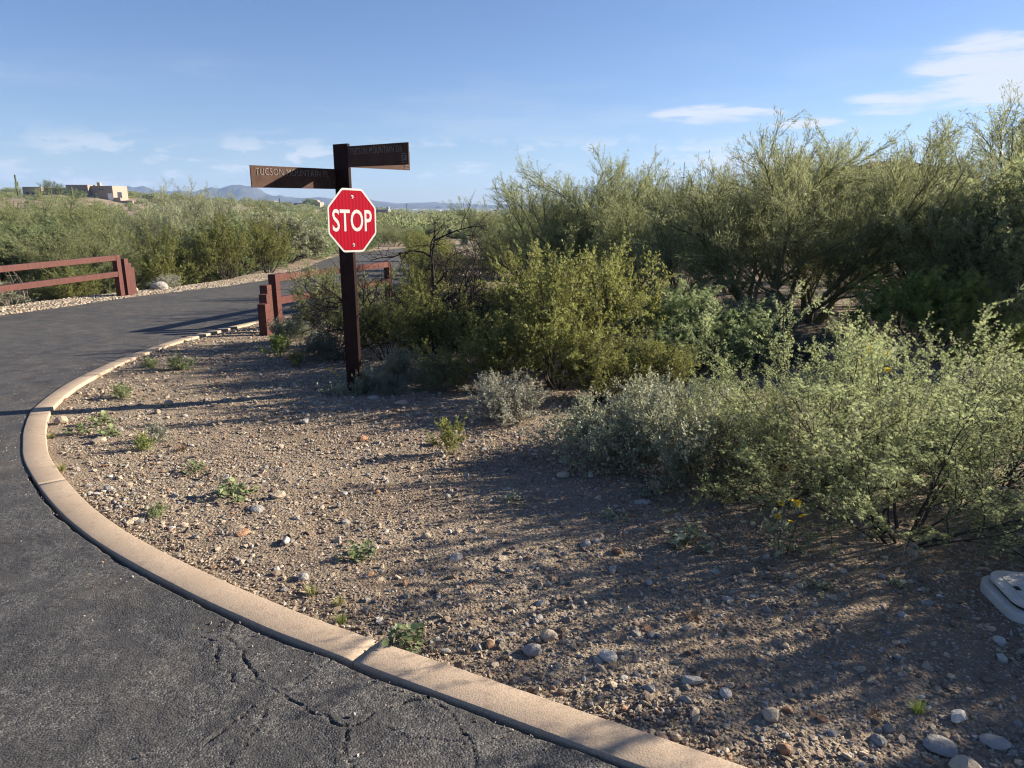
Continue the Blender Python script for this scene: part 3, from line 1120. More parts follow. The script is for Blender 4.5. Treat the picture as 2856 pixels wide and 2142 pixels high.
def text_mesh(body, w, h, depth, bold=0.0, spacing=1.0):
    cu = bpy.data.curves.new('txt', 'FONT')
    cu.body = body
    cu.size = 1
    cu.extrude = .02
    cu.offset = bold
    cu.space_character = spacing
    cu.resolution_u = 4
    ob = bpy.data.objects.new('txt', cu)
    C.link(ob)
    bpy.context.view_layer.update()
    me = bpy.data.meshes.new_from_object(ob.evaluated_get(bpy.context.evaluated_depsgraph_get()))
    bpy.data.objects.remove(ob, do_unlink=True)
    bpy.data.curves.remove(cu)
    co = np.empty(len(me.vertices) * 3, np.float32)
    me.vertices.foreach_get('co', co)
    co = co.reshape(-1, 3)
    lo, hi = co.min(0), co.max(0)
    co = (co - lo) / (hi - lo)
    co = co * np.array([w, h, depth]) - np.array([w / 2, h / 2, 0])
    me.vertices.foreach_set('co', co.ravel().astype(np.float32))
    me.update()
    me.materials.clear()
    return me


def letters(me, mat, parent, mtx):
    """one object per letter of a text mesh"""
    par = list(range(len(me.vertices)))

    def find(i):
        while par[i] != i:
            par[i] = par[par[i]]
            i = par[i]
        return i
    for e_ in me.edges:
        a_, b_ = find(e_.vertices[0]), find(e_.vertices[1])
        if a_ != b_:
            par[a_] = b_
    groups = {}
    for p_ in me.polygons:
        groups.setdefault(find(p_.vertices[0]), []).append(p_)
    for ps in sorted(groups.values(), key=lambda q_: me.vertices[q_[0].vertices[0]].co.x):
        used = sorted({v for p_ in ps for v in p_.vertices})
        ix = {v: k for k, v in enumerate(used)}
        m_ = bpy.data.meshes.new('letter')
        m_.from_pydata([mtx @ me.vertices[v].co for v in used], [], [[ix[v] for v in p_.vertices] for p_ in ps])
        m_.materials.append(mat)
        link('letter', m_, parent)
    bpy.data.meshes.remove(me)


def frame(o, xdir, face, origin):
    """matrix: local x along the plate, local y up, local z out of the face"""
    x = Vector((xdir.x, xdir.y, 0)).normalized()
    zf = Vector((face.x, face.y, 0)).normalized()
    return Matrix(((x.x, 0, zf.x, origin[0]), (x.y, 0, zf.y, origin[1]), (x.z, 1, zf.z, origin[2]), (0, 0, 0, 1)))


def blade(start, d, length, z0, z1, face, words, emblem_end, label):
    """steel blade from start along d; words and emblem stand proud on the given face; text reads left to right"""
    hgt = z1 - z0
    mid = start + d * (length / 2)
    xd = Vector((-face.y, face.x))                           # reading direction on that face
    b_ = MB()
    mt = frame(None, xd, face, (mid.x, mid.y, (z0 + z1) / 2))
    b_.box(-length / 2, length / 2, -hgt / 2, hgt / 2, -.006, .006, mt, .0015)
    bo = b_.build('name_blade', M['sign_steel'], sign)
    bo['label'] = label
    L2 = length / 2
    if words:
        tw = length * .865
        for nm, zz, mm in (('lettering', .0062, M['letter_lightened']),):
            sh = -.018 if emblem_end > 0 else -.012
            letters(text_mesh(words, tw, .058, .004, -.012, 1.12), mm, bo, mt @ Matrix.Translation((sh, hgt * .235, zz)))
    ex = (L2 - .048) * emblem_end
    em = MB()
    ez = (-hgt / 2 + .052)
    z_a, z_b = .0062, .0105
    em.box(ex - .034, ex + .034, ez + .040, ez + .046, z_a, z_b, mt)
    em.box(ex - .034, ex + .034, ez - .036, ez - .030, z_a, z_b, mt)
    em.box(ex - .032, ex - .026, ez - .026, ez + .028, z_a, z_b, mt)
    em.box(ex + .026, ex + .032, ez - .026, ez + .028, z_a, z_b, mt)
    em.box(ex - .0255, ex + .0255, ez + .022, ez + .028, z_a, z_b, mt)
    for (xa, ya, xb, yb) in ((-.02, .014, -.012, -.02), (-.012, -.02, -.004, .010), (-.004, .010, .004, -.012), (.004, -.012, .014, .016), (.014, .016, .02, -.02)):
        dx, dy = xb - xa, yb - ya
        ln = math.hypot(dx, dy)
        rm = Matrix.Translation((ex + (xa + xb) / 2, ez + (ya + yb) / 2, 0)) @ Matrix.Rotation(math.atan2(dy, dx), 4, 'Z')
        em.box(-ln / 2, ln / 2, -.0028, .0028, z_a + rnd.random() * .001, z_b - rnd.random() * .001, mt @ rm)
    em.build('emblem', M['letter_lightened' if face is not PE else 'letter_steel'], bo)  # emblem colour is lightened on the shaded blade, darker on the sunlit ones
    return bo


half = PWD / 2
s_pl = PC - PE * (half - .010) - PN * (PTH / 2)
blade(s_pl, -PN, .925, 1.732, 1.918, PE, 'TUCSON MOUNTAIN PL', 1, 'rusty street name blade reading TUCSON MOUNTAIN PL')
s_dr = PC + PE * (half) - PN * (PTH / 2 - .008)
blade(s_dr, PE, .80, 1.930, 2.118, -PN, 'TUCSON MOUNTAIN DR', 1, 'shaded street name blade reading TUCSON MOUNTAIN DR')
s_fb = PC + PE * (half - .014) + PN * (PTH / 2)
blade(s_fb, PN, .80, 1.930, 2.116, PE, 'TUCSON MOUNTAIN PL', 1, 'sunlit street name blade behind the dark one')

# stop sign on the narrow lit face
OC = Vector((PC.x + PE.x * (half + .0065), PC.y + PE.y * (half + .0065), 1.437))
ms = frame(None, Vector((.6, .8)), PE, OC)
ss = .30
tg = ss * math.tan(R(22.5))


def octagon(r):
    t_ = r * math.tan(R(22.5))
    return [(r, -t_), (r, t_), (t_, r), (-t_, r), (-r, t_), (-r, -t_), (-t_, -r), (t_, -r)]


def rounded(pts, rad=.02, n=4):
    out = []
    N = len(pts)
    for i in range(N):
        p0, p1, p2 = Vector(pts[i - 1]), Vector(pts[i]), Vector(pts[(i + 1) % N])
        a = p1 + (p0 - p1).normalized() * rad
        b = p1 + (p2 - p1).normalized() * rad
        for k in range(n + 1):
            u = k / n
            q_ = a * (1 - u) ** 2 + p1 * 2 * u * (1 - u) + b * u * u
            out.append((q_.x, q_.y))
    return out


mroll = ms @ Matrix.Rotation(R(-1.5), 4, 'Z')
plate = MB().prism(rounded(octagon(ss)), -.003, .0, mroll).build('stop_sign', M['stop_white'], sign)
plate['label'] = 'red octagonal stop sign with a white border'
MB().prism(rounded(octagon(ss * .938), .016), .0003, .0012, mroll).build('sign_face', M['stop_red'], plate)
tm = text_mesh('STOP', .490, .208, .0010, .012, 1.0)
letters(tm, M['stop_white'], plate, mroll @ Matrix.Translation((-.004, .0, .0014)))
for yy in (.222, -.232):
    MB().prism([(math.cos(a * R(60)) * .011, math.sin(a * R(60)) * .011 + yy) for a in range(6)], .0014, .008, mroll).build('bolt', M['bolt'], plate)
    MB().prism([(math.cos(a * R(36)) * .016, math.sin(a * R(36)) * .016 + yy) for a in range(10)], .0013, .0026, mroll).build('washer', M['alu'], plate)
MB().box(-.012, .012, -.26, .26, -.0062, -.0032, ms).build('backing_strip', M['alu'], plate)

# ------------------------------------------------------------------ bin, mailbox, meter box
bx_, by_ = -5.05, 76.5
bz = float(H(bx_, by_)) + RZ
bn = thing('wheelie_bin', 'dark green wheeled rubbish bin standing at the road bend', 'bin', (bx_, by_, bz), R(12))
b_ = bmesh.new()
lo = [(-.27, -.30), (.27, -.30), (.27, .30), (-.27, .30)]
hi = [(-.37, -.40), (.37, -.40), (.37, .40), (-.37, .40)]
v0 = [b_.verts.new((x, y, .06)) for x, y in lo]
v1 = [b_.verts.new((x, y, 1.05)) for x, y in hi]
b_.faces.new(list(reversed(v0)))
b_.faces.new(v1)
for i in range(4):
    b_.faces.new((v0[i], v0[(i + 1) % 4], v1[(i + 1) % 4], v1[i]))
bmesh.ops.bevel(b_, geom=b_.edges[:], offset=.03, segments=2, affect='EDGES')
mb = MB()
mb.bm.free()
mb.bm = b_
mb.build('body', M['bin_green'], bn)
lid = MB().box(-.41, .41, -.45, .43, 1.055, 1.13, None, .03).build('lid', M['bin_green'], bn)
MB().tube([(-.3, .47, 1.05), (.3, .47, 1.05)], .02, 8).build('handle', M['bin_green'], bn)
for sx in (-1, 1):
    MB().tube([(sx * .28, .30, .12), (sx * .36, .30, .12)], .12, 14).build('wheel', M['rubber'], bn)
MB().prism([(math.cos(a * .5236) * .06, math.sin(a * .5236) * .06) for a in range(12)], 0, .006, Matrix.Translation((.05, -.366, .74)) @ Matrix.Rotation(R(84), 4, 'X')).build('emblem', M['tag_white'], bn)
mbx = thing('mailbox', 'black mailbox on a post left of the green bin', 'mailbox', (-6.95, 81.0, float(H(-6.95, 81)) - .02))
MB().box(-.05, .05, -.05, .05, 0, 1.05).build('post', M['black_metal'], mbx)
MB().prism([(math.cos(a * R(15)) * .23, math.sin(a * R(15)) * .23 + .12) for a in range(13)] + [(-.23, -.14), (.23, -.14)], -.38, .38,
           Matrix.Translation((0, 0, 1.22)) @ Matrix.Rotation(R(90), 4, 'X')).build('box', M['black_metal'], mbx)
MB().box(.232, .25, -.2, -.16, 1.2, 1.5).build('flag', M['black_metal'], mbx)
MB().box(-.18, .18, -.2, .2, 1.6, 1.66).box(-.04, .04, -.04, .04, 1.57, 1.599).build('top_plate', M['black_metal'], mbx)

vb = thing('meter_box', 'grey plastic water meter box with a patterned lid in the gravel', 'utility box', (2.43, 2.77, Z(2.43, 2.77)), R(-9))


def rrect(w, d_, r_, n=6):
    o = []
    for cx_, cy_, a0 in ((w - r_, d_ - r_, 0), (-w + r_, d_ - r_, 90), (-w + r_, -d_ + r_, 180), (w - r_, -d_ + r_, 270)):
        for k in range(n + 1):
            a = R(a0 + 90 * k / n)
            o.append((cx_ + math.cos(a) * r_, cy_ + math.sin(a) * r_))
    return o


MB().prism(rrect(.30, .185, .09), -.12, .045, None, .008).build('box', M['box_plastic'], vb)
MB().prism(rrect(.262, .152, .08), .0455, .052).build('rim_gap', M['dark_gap'], vb)  # dark solid band painted as the shade under the lid
lidm = Matrix.Translation((.006, .008, 0)) @ Matrix.Rotation(R(1.4), 4, 'Y')
lid = MB().prism(rrect(.278, .165, .085), .0525, .071, lidm, .005).build('lid', M['box_plastic'], vb)
mb = MB()
mb.prism(rrect(.232, .128, .05), .0713, .0735, lidm)
mb.build('lid_panel', M['box_plastic'], lid)
mb = MB()
for i in range(-9, 10):
    for j in range(-5, 6):
        if (i + j) % 2 == 0 and not (i < -7 and abs(j) < 2):
            mb.box(i * .0235 - .007, i * .0235 + .007, j * .0225 - .0022, j * .0225 + .0022, .0736, .0762, lidm)
tr = mb.build('tread', M['box_plastic'], lid)
tr['kind'] = 'stuff'
MB().box(-.228, -.205, -.022, .012, .0737, .0750, lidm).build('finger_slot', M['dark_gap'], lid)  # dark slab on the lid, painted as the shaded hole


# ------------------------------------------------------------------ plants
def norm(a):
    l_ = math.sqrt(a[0] * a[0] + a[1] * a[1] + a[2] * a[2]) or 1.0
    return (a[0] / l_, a[1] / l_, a[2] / l_)


def tilt(d, ang, rg):
    """rotate direction d by ang about a random perpendicular"""
    rx, ry, rz_ = rg.gauss(0, 1), rg.gauss(0, 1), rg.gauss(0, 1)
    k = rx * d[0] + ry * d[1] + rz_ * d[2]
    p = norm((rx - k * d[0], ry - k * d[1], rz_ - k * d[2]))
    c, s = math.cos(ang), math.sin(ang)
    return (d[0] * c + p[0] * s, d[1] * c + p[1] * s, d[2] * c + p[2] * s)


def grow(seed, stems, levels, floor=.01):
    """stems: (pos, dir, length, radius); levels: dicts. Returns list of segments (p, q, r0, r1, level)"""
    rg = random.Random(seed)
    segs = []

    def branch(p, d, L, r, lv):
        P_ = levels[lv]
        n = P_['seg']
        pts = [(p, d, r)]
        for i in range(n):
            w = P_['wob']
            up = P_['up']
            d = norm((d[0] + rg.gauss(0, w), d[1] + rg.gauss(0, w), d[2] + rg.gauss(0, w) + up))
            st = L / n
            q_ = (p[0] + d[0] * st, p[1] + d[1] * st, max(floor, p[2] + d[2] * st))
            r2 = r * P_.get('tap', .82)
            segs.append((p, q_, r, r2, lv))
            p, r = q_, r2
            pts.append((p, d, r))
        if lv + 1 < len(levels):
            N_ = levels[lv + 1]
            k = rg.randint(*P_['kids'])
            for j in range(k):
                f_ = P_['start'] + (1 - P_['start']) * ((j + rg.random()) / k)
                x_ = f_ * n
                i = min(int(x_), n - 1)
                u = x_ - i
                a, b = pts[i], pts[i + 1]
                pp_ = tuple(a[0][c] * (1 - u) + b[0][c] * u for c in range(3))
                dd_ = tilt(b[1], R(rg.uniform(*P_['ang'])), rg)
                ll = rg.uniform(*N_['len']) * (1.15 - .45 * f_)
                branch(pp_, dd_, ll, min(N_['r'], b[2] * .9), lv + 1)
    for (p, d, L, r) in stems:
        branch(p, norm(d), L, r, 0)
    return segs


def tubes(segs, mat, name, ns_=(6, 5, 4, 3, 3)):
    V_, T_, Q_ = [], [], []
    off = 0
    byl = {}
    for s in segs:
        byl.setdefault(s[4], []).append(s)
    for lv, L in byl.items():
        n = ns_[min(lv, len(ns_) - 1)]
        p = np.array([s[0] for s in L])
        q_ = np.array([s[1] for s in L])
        r0 = np.array([s[2] for s in L])[:, None, None]
        r1 = np.array([s[3] for s in L])[:, None, None]
        d = q_ - p
        d /= np.linalg.norm(d, axis=1, keepdims=True) + 1e-9
        ref = np.where(np.abs(d[:, 2:3]) < .9, np.array([[0, 0, 1.0]]), np.array([[1.0, 0, 0]]))
        a = np.cross(d, ref)
        a /= np.linalg.norm(a, axis=1, keepdims=True) + 1e-9
        b = np.cross(d, a)
        th = np.arange(n) * 2 * np.pi / n
        ring = a[:, None, :] * np.cos(th)[None, :, None] + b[:, None, :] * np.sin(th)[None, :, None]
        A = np.concatenate([p[:, None] + ring * r0, q_[:, None] + d[:, None] * (r1 * .5) + ring * r1], 1)
        m = len(L)
        V_.append(A.reshape(-1, 3))
        base_ = off + np.arange(m)[:, None] * (2 * n)
        k = np.arange(n)
        k2 = (k + 1) % n
        Q_.append(np.stack([base_ + k, base_ + k2, base_ + n + k2, base_ + n + k], -1).reshape(-1, 4))
        off += m * 2 * n
    return mesh_np(name, np.concatenate(V_), quads=np.concatenate(Q_), mat=mat, smooth=True)


def diamond(x0, x1, w, ang=0.0, ox=0.0, oy=0.0, bend=0.0):
    """a slim leaflet from x0 to x1, rotated by ang in the leaf plane"""
    pts = np.array([[x0, 0, 0], [(x0 + x1) * .5, w, bend], [x1, 0, bend * .3], [(x0 + x1) * .5, -w, bend]])
    c, s = math.cos(ang), math.sin(ang)
    r_ = np.stack([pts[:, 0] * c - pts[:, 1] * s + ox, pts[:, 0] * s + pts[:, 1] * c + oy, pts[:, 2]], -1)
    return r_


def template(parts_):
    V_, Q_ = [], []
    for i, p in enumerate(parts_):
        V_.append(p)
        Q_.append([4 * i, 4 * i + 1, 4 * i + 2, 4 * i + 3])
    return np.concatenate(V_), np.array(Q_)


L_OVAL = template([diamond(0, 1, .24, 0, bend=.08)])
L_PAIR = template([diamond(.0, 1, .22, .55, bend=.08), diamond(.0, 1, .22, -.55, bend=-.06)])
L_SPRIG = template([diamond(0, 1, .075, 0, bend=.03)])
L_PINN = template([diamond(0, 1, .045, 0, bend=.06)] + [diamond(0, .52 - .05 * i, .085, sg * 1.0, ox=.2 + .36 * i, bend=.05 * sg) for i in range(2) for sg in (1, -1)])
L_FERN = template([diamond(0, 1, .10, .42), diamond(0, 1, .10, -.42), diamond(0, .85, .09, 1.0, bend=.1), diamond(0, .85, .09, -1.0, bend=-.1)])
_h = [(math.cos(a), math.sin(a)) for a in np.linspace(.35, 2 * np.pi - .35, 8)]


def leaves(pos, xdir, size, tmpl, r, flat=.5, jitter=.5):
    """pos (N,3), xdir (N,3) growth direction; returns verts, quads"""
    N = len(pos)
    X = xdir + r.normal(0, jitter, (N, 3))
    X /= np.linalg.norm(X, axis=1, keepdims=True) + 1e-9
    up = r.normal(0, 1, (N, 3)) * (1 - flat) + np.array([0, 0, 1.0]) * flat
    Yv = np.cross(up, X)
    Yv /= np.linalg.norm(Yv, axis=1, keepdims=True) + 1e-9
    Zv = np.cross(X, Yv)
    TV, TQ = tmpl
    s = size[:, None, None]
    V_ = pos[:, None] + s * (TV[None, :, 0:1] * X[:, None] + TV[None, :, 1:2] * Yv[:, None] + TV[None, :, 2:3] * Zv[:, None])
    Q_ = (np.arange(N)[:, None, None] * len(TV) + TQ[None]).reshape(-1, 4)
    return V_.reshape(-1, 3), Q_


def leaf_mesh(segs, lvls, per_m, size, tmpl, mat, seed, name='foliage', flat=.45, jitter=.6, spread=.01, zmin=0.0, out=.0):
    r = np.random.default_rng(seed)
    sel = [s for s in segs if s[4] in lvls]
    p = np.array([s[0] for s in sel])
    q_ = np.array([s[1] for s in sel])
    dens = np.array([lvls[s[4]] for s in sel])
    L = np.linalg.norm(q_ - p, axis=1)
    cnt = r.poisson(np.maximum(L * per_m * dens, 0))
    i = np.repeat(np.arange(len(sel)), cnt)
    u = r.random(len(i))[:, None]
    pos = p[i] * (1 - u) + q_[i] * u + r.normal(0, spread, (len(i), 3))
    ok = pos[:, 2] > zmin
    pos, i = pos[ok], i[ok]
    d = (q_[i] - p[i])
    d /= np.linalg.norm(d, axis=1, keepdims=True) + 1e-9
    # leaves spring sideways off the twig
    side = r.normal(0, 1, d.shape)
    side -= (side * d).sum(1, keepdims=True) * d
    side /= np.linalg.norm(side, axis=1, keepdims=True) + 1e-9
    xd = d * (1 - out) + side * out
    sz = r.uniform(size[0], size[1], len(pos))
    V_, Q_ = leaves(pos, xd, sz, tmpl, r, flat, jitter)
    tint = np.clip(r.normal(.5, .22, len(pos)) + fbm(pos[:, 0] * 5, pos[:, 1] * 5 + pos[:, 2] * 3, seed, 2) * .35, 0, 1)
    return mesh_np(name, V_, quads=Q_, mat=mat, tint=np.repeat(tint, len(tmpl[0])))


def stems_fan(seed, n, lean, length, radius, base_r=.08):
    rg = random.Random(seed)
    out = []
    for i in range(n):
        a = 2 * math.pi * (i + rg.random() * .8) / n * 1.0 + rg.random() * .3
        a = rg.random() * 2 * math.pi if n > 20 else a
        t_ = R(rg.uniform(*lean))
        b = base_r * math.sqrt(rg.random())
        out.append(((math.cos(a) * b, math.sin(a) * b, -.03), (math.sin(t_) * math.cos(a), math.sin(t_) * math.sin(a), math.cos(t_)),
                    rg.uniform(*length), rg.uniform(*radius)))
    return out


PROTO = {}


def make_plant(key, name, cat, segs, bark, leafm, wood_name='stem', leaf_name='foliage', wood_lv=None):
    root = bpy.data.objects.new(name, None)
    root.empty_display_size = .1
    root['category'] = cat
    ws = segs if wood_lv is None else [s for s in segs if s[4] <= wood_lv]
    PROTO[key] = (name, cat, [(wood_name, tubes(ws, bark, wood_name))] + ([(leaf_name, leafm)] if leafm else []))
    bpy.data.objects.remove(root)


COUNT = {}


def plant(key, x, y, s=1.0, rz=None, label='', group=None, dz=0.0, lean=(0, 0), name=None, mat=None, cat=None):
    nm, ct, parts_ = PROTO[key]
    r_ = bpy.data.objects.new(name or nm, None)
    C.link(r_)
    r_.location = (x, y, Z(x, y) + dz)
    r_.rotation_euler = (R(lean[0]), R(lean[1]), rnd.uniform(0, 6.283) if rz is None else rz)
    r_.scale = s if isinstance(s, (tuple, list)) else (s, s, s)
    r_['label'] = label
    r_['category'] = cat or ct
    if group:
        r_['group'] = group
    for pn, me_ in parts_:
        o_ = link(pn, me_, r_)
        if mat is not None and pn in ('foliage', 'crown'):
            o_.material_slots[0].link = 'OBJECT'
            o_.material_slots[0].material = mat
    return r_


# creosote: many wand stems, small leaves gathered at the outer twigs
for v in range(3):
    lv = [dict(seg=6, wob=.10, up=.04, kids=(6, 9), start=.28, ang=(18, 50), r=.010),
          dict(len=(.35, .70), seg=4, wob=.14, up=.06, kids=(6, 9), start=.25, ang=(20, 60), r=.005),
          dict(len=(.13, .30), seg=2, wob=.14, up=.05, kids=(0, 0), start=0, ang=(0, 0), r=.0025)]
    sg = grow(100 + v, stems_fan(200 + v, 20, (4, 52), (1.0, 1.5), (.009, .014), .12), lv)
    lm = leaf_mesh(sg, {2: 1.0, 1: .45}, 75, (.022, .038), L_PAIR, M['creosote_leaf'], 300 + v, jitter=.55, spread=.010, out=.4)
    make_plant('creosote%d' % v, 'creosote_bush', 'shrub', sg, M['bark_dark'], lm)
# whitethorn acacia: arching stems and ferny leaves
for v in range(2):
    lv = [dict(seg=7, wob=.11, up=.035, kids=(8, 11), start=.2, ang=(20, 55), r=.008),
          dict(len=(.25, .58), seg=4, wob=.14, up=.07, kids=(5, 8), start=.2, ang=(25, 60), r=.004),
          dict(len=(.10, .24), seg=2, wob=.15, up=.08, kids=(0, 0), start=0, ang=(0, 0), r=.002)]
    st = stems_fan(230 + v, 15, (8, 68), (.75, 1.25), (.007, .011), .10)
    sg = grow(130 + v, st, lv)
    lm = leaf_mesh(sg, {2: 1.0, 1: .8, 0: .12}, 220, (.011, .021), L_PINN, M['acacia_leaf'], 330 + v, jitter=.4, spread=.006, out=.65, flat=.55)
    make_plant('acacia%d' % v, 'acacia_bush', 'shrub', sg, M['bark_dark'], lm)
# palo verde: green broom of twigs on spreading limbs
for v in range(3):
    lv = [dict(seg=6, wob=.12, up=.03, kids=(6, 8), start=.22, ang=(18, 50), r=.03),
          dict(len=(.9, 1.7), seg=5, wob=.13, up=.06, kids=(6, 8), start=.18, ang=(18, 50), r=.014, tap=.84),
          dict(len=(.40, .85), seg=4, wob=.13, up=.06, kids=(6, 8), start=.15, ang=(15, 45), r=.006),
          dict(len=(.22, .45), seg=2, wob=.12, up=.06, kids=(0, 0), start=0, ang=(0, 0), r=.003)]
    sg = grow(160 + v, stems_fan(260 + v, 6, (10, 48), (1.5, 2.3), (.045, .065), .15), lv)
    lm = leaf_mesh(sg, {3: 1.0, 2: .5}, 95, (.03, .075), L_SPRIG, M['palo_leaf'], 360 + v, 'crown', jitter=.38, spread=.016, out=.25)
    make_plant('palo%d' % v, 'palo_verde_tree', 'tree', sg, M['bark_olive'], lm, 'trunk', 'crown')
# mesquite / ironwood: rounder crown, feathery leaves
for v in range(2):
    lv = [dict(seg=6, wob=.16, up=.03, kids=(6, 8), start=.2, ang=(25, 60), r=.022),
          dict(len=(.7, 1.2), seg=5, wob=.17, up=.03, kids=(6, 8), start=.2, ang=(25, 60), r=.010),
          dict(len=(.3, .62), seg=3, wob=.17, up=.02, kids=(4, 6), start=.2, ang=(25, 60), r=.005),
          dict(len=(.14, .30), seg=2, wob=.15, up=.02, kids=(0, 0), start=0, ang=(0, 0), r=.0025)]
    sg = grow(190 + v, stems_fan(290 + v, 7, (10, 62), (1.1, 1.7), (.03, .045), .18), lv)
    lm = leaf_mesh(sg, {3: 1.0, 2: .5}, 40, (.045, .08), L_FERN, M['mesquite_leaf'], 390 + v, 'crown', jitter=.5, spread=.015, out=.5)
    make_plant('mesquite%d' % v, 'mesquite_tree', 'tree', sg, M['bark_dark'], lm, 'trunk', 'crown', 2)
# bursage / brittlebush: dense low mounds of small grey leaves
for v in range(3):
    lv = [dict(seg=4, wob=.13, up=.05, kids=(5, 7), start=.3, ang=(20, 55), r=.004),
          dict(len=(.12, .22), seg=3, wob=.14, up=.08, kids=(3, 5), start=.2, ang=(20, 55), r=.002),
          dict(len=(.05, .11), seg=2, wob=.14, up=.08, kids=(0, 0), start=0, ang=(0, 0), r=.0013)]
    sg = grow(400 + v, stems_fan(410 + v, 46, (3, 74), (.28, .50), (.003, .005), .07), lv)
    lm = leaf_mesh(sg, {2: 1.0, 1: .5}, 105, (.016, .030), L_OVAL, M['silver_leaf'], 420 + v, jitter=.7, spread=.006, out=.45)
    make_plant('bursage%d' % v, 'bursage_bush', 'shrub', sg, M['bark_pale'], lm)
# young upright seedling
lv = [dict(seg=5, wob=.10, up=.05, kids=(5, 7), start=.25, ang=(15, 40), r=.003), dict(len=(.08, .18), seg=3, wob=.12, up=.08, kids=(0, 0), start=0, ang=(0, 0), r=.0015)]
sg = grow(440, stems_fan(441, 9, (2, 28), (.26, .40), (.003, .004), .03), lv)
make_plant('seedling', 'creosote_seedling', 'plant', sg, M['bark_brown'], leaf_mesh(sg, {1: 1.0, 0: .3}, 150, (.016, .026), L_PAIR, M['creosote_leaf'], 442, jitter=.5, spread=.005, out=.4))
# low ferny weed
lv = [dict(seg=4, wob=.15, up=.05, kids=(4, 6), start=.2, ang=(20, 50), r=.0025), dict(len=(.06, .12), seg=2, wob=.12, up=.05, kids=(0, 0), start=0, ang=(0, 0), r=.0012)]
sg = grow(450, stems_fan(451, 14, (20, 82), (.12, .24), (.002, .003), .02), lv)
make_plant('feather', 'feathery_weed', 'plant', sg, M['bark_brown'], leaf_mesh(sg, {1: 1.0, 0: .5}, 90, (.020, .034), L_FERN, M['weed_leaf'], 452, jitter=.5, spread=.004, out=.5))
# round-leaved weed: disc leaves on short stalks
def disc_leaf(n=7):
    a = np.linspace(.5, 2 * np.pi - .5, n)
    V_ = [[0, 0, 0], [.5, 0, -.05]] + [[.5 - .5 * math.cos(x), .52 * math.sin(x), .07 * abs(math.sin(x))] for x in a]
    T_ = [[1, i, i + 1] for i in range(2, n + 1)] + [[1, 0, 2], [1, n + 1, 0]]
    return np.array(V_), np.array(T_)


DV, DT = disc_leaf()
for v in range(2):
    r = np.random.default_rng(460 + v)
    lv = [dict(seg=3, wob=.2, up=.05, kids=(3, 5), start=.3, ang=(20, 60), r=.002), dict(len=(.03, .08), seg=2, wob=.15, up=.12, kids=(0, 0), start=0, ang=(0, 0), r=.001)]
    sg = grow(470 + v, stems_fan(471 + v, 11, (25, 78), (.07, .17), (.0015, .0025), .015), lv)
    tips = np.array([s[1] for s in sg if s[4] == 1 or True])
    pick = tips[r.random(len(tips)) < .8]
    N = len(pick)
    X = r.normal(0, 1, (N, 3)) * np.array([1, 1, .35])
    X += pick * np.array([4, 4, 0])
    X /= np.linalg.norm(X, axis=1, keepdims=True)
    up = np.array([0, 0, 1.0]) + r.normal(0, .35, (N, 3))
    Yv = np.cross(up, X)
    Yv /= np.linalg.norm(Yv, axis=1, keepdims=True)
    Zv = np.cross(X, Yv)
    s = r.uniform(.018, .044, N)[:, None, None]
    V_ = pick[:, None] + s * (DV[None, :, 0:1] * X[:, None] + DV[None, :, 1:2] * Yv[:, None] + DV[None, :, 2:3] * Zv[:, None])
    T_ = (np.arange(N)[:, None, None] * len(DV) + DT[None]).reshape(-1, 3)
    lm = mesh_np('foliage', V_.reshape(-1, 3), tris=T_, mat=M['weed_leaf'], smooth=True, tint=np.repeat(r.random(N), len(DV)))
    make_plant('round%d' % v, 'round_leaved_weed', 'plant', sg, M['bark_brown'], lm)


def blades(seed, n, hgt, spread, width, mat, droop=.35):
    r = np.random.default_rng(seed)
    V_, T_, tint = [], [], []
    for i in range(n):
        a = r.random() * 6.283
        b = r.random() ** .5 * spread * .25
        p = np.array([math.cos(a) * b, math.sin(a) * b, -.005])
        L = r.uniform(*hgt)
        ln = r.uniform(.05, 1.0) * spread / .1 * .6
        d = np.array([math.cos(a) * ln, math.sin(a) * ln, 1.0])
        d /= np.linalg.norm(d)
        sd = np.array([-math.sin(a), math.cos(a), 0]) * width
        k = len(V_)
        p1 = p + d * L * .55
        d2 = d + np.array([math.cos(a), math.sin(a), -1.0]) * droop
        d2 /= np.linalg.norm(d2)
        p2 = p1 + d2 * L * .45
        V_ += [p - sd, p + sd, p1 - sd * .8, p1 + sd * .8, p2]
        T_ += [[k, k + 1, k + 3], [k, k + 3, k + 2], [k + 2, k + 3, k + 4]]
        tint += [r.random()] * 5
    return mesh_np('foliage', np.array(V_), tris=np.array(T_), mat=mat, tint=tint)


PROTO['grass'] = ('grass_tuft', 'plant', [('foliage', blades(500, 130, (.05, .12), .10, .0016, M['grass_blade']))])
PROTO['dead'] = ('dead_tuft', 'plant', [('foliage', blades(501, 90, (.04, .10), .16, .0018, M['dry_blade'], .6))])
# flowering stem: grey-green leaves with a few yellow daisies
lv = [dict(seg=4, wob=.14, up=.05, kids=(3, 5), start=.2, ang=(25, 60), r=.0025), dict(len=(.06, .12), seg=2, wob=.12, up=.05, kids=(0, 0), start=0, ang=(0, 0), r=.0014)]
sg = grow(520, stems_fan(521, 7, (5, 55), (.16, .28), (.002, .003), .02), lv)
make_plant('flower', 'flowering_brittlebush', 'plant', sg, M['bark_brown'], leaf_mesh(sg, {1: 1.0, 0: .6}, 60, (.022, .042), L_OVAL, M['greygreen_leaf'], 522, jitter=.6, spread=.004, out=.6))
r = np.random.default_rng(523)
fpos = np.array([(.02, -.03, .27), (.05, .0, .25), (-.02, .02, .24), (.055, -.05, .21), (.0, -.06, .19), (-.05, -.03, .20)])
FV, FQ = template([diamond(.1, 1, .22, a, bend=.15) for a in np.linspace(0, 2 * np.pi, 9)[:-1]])
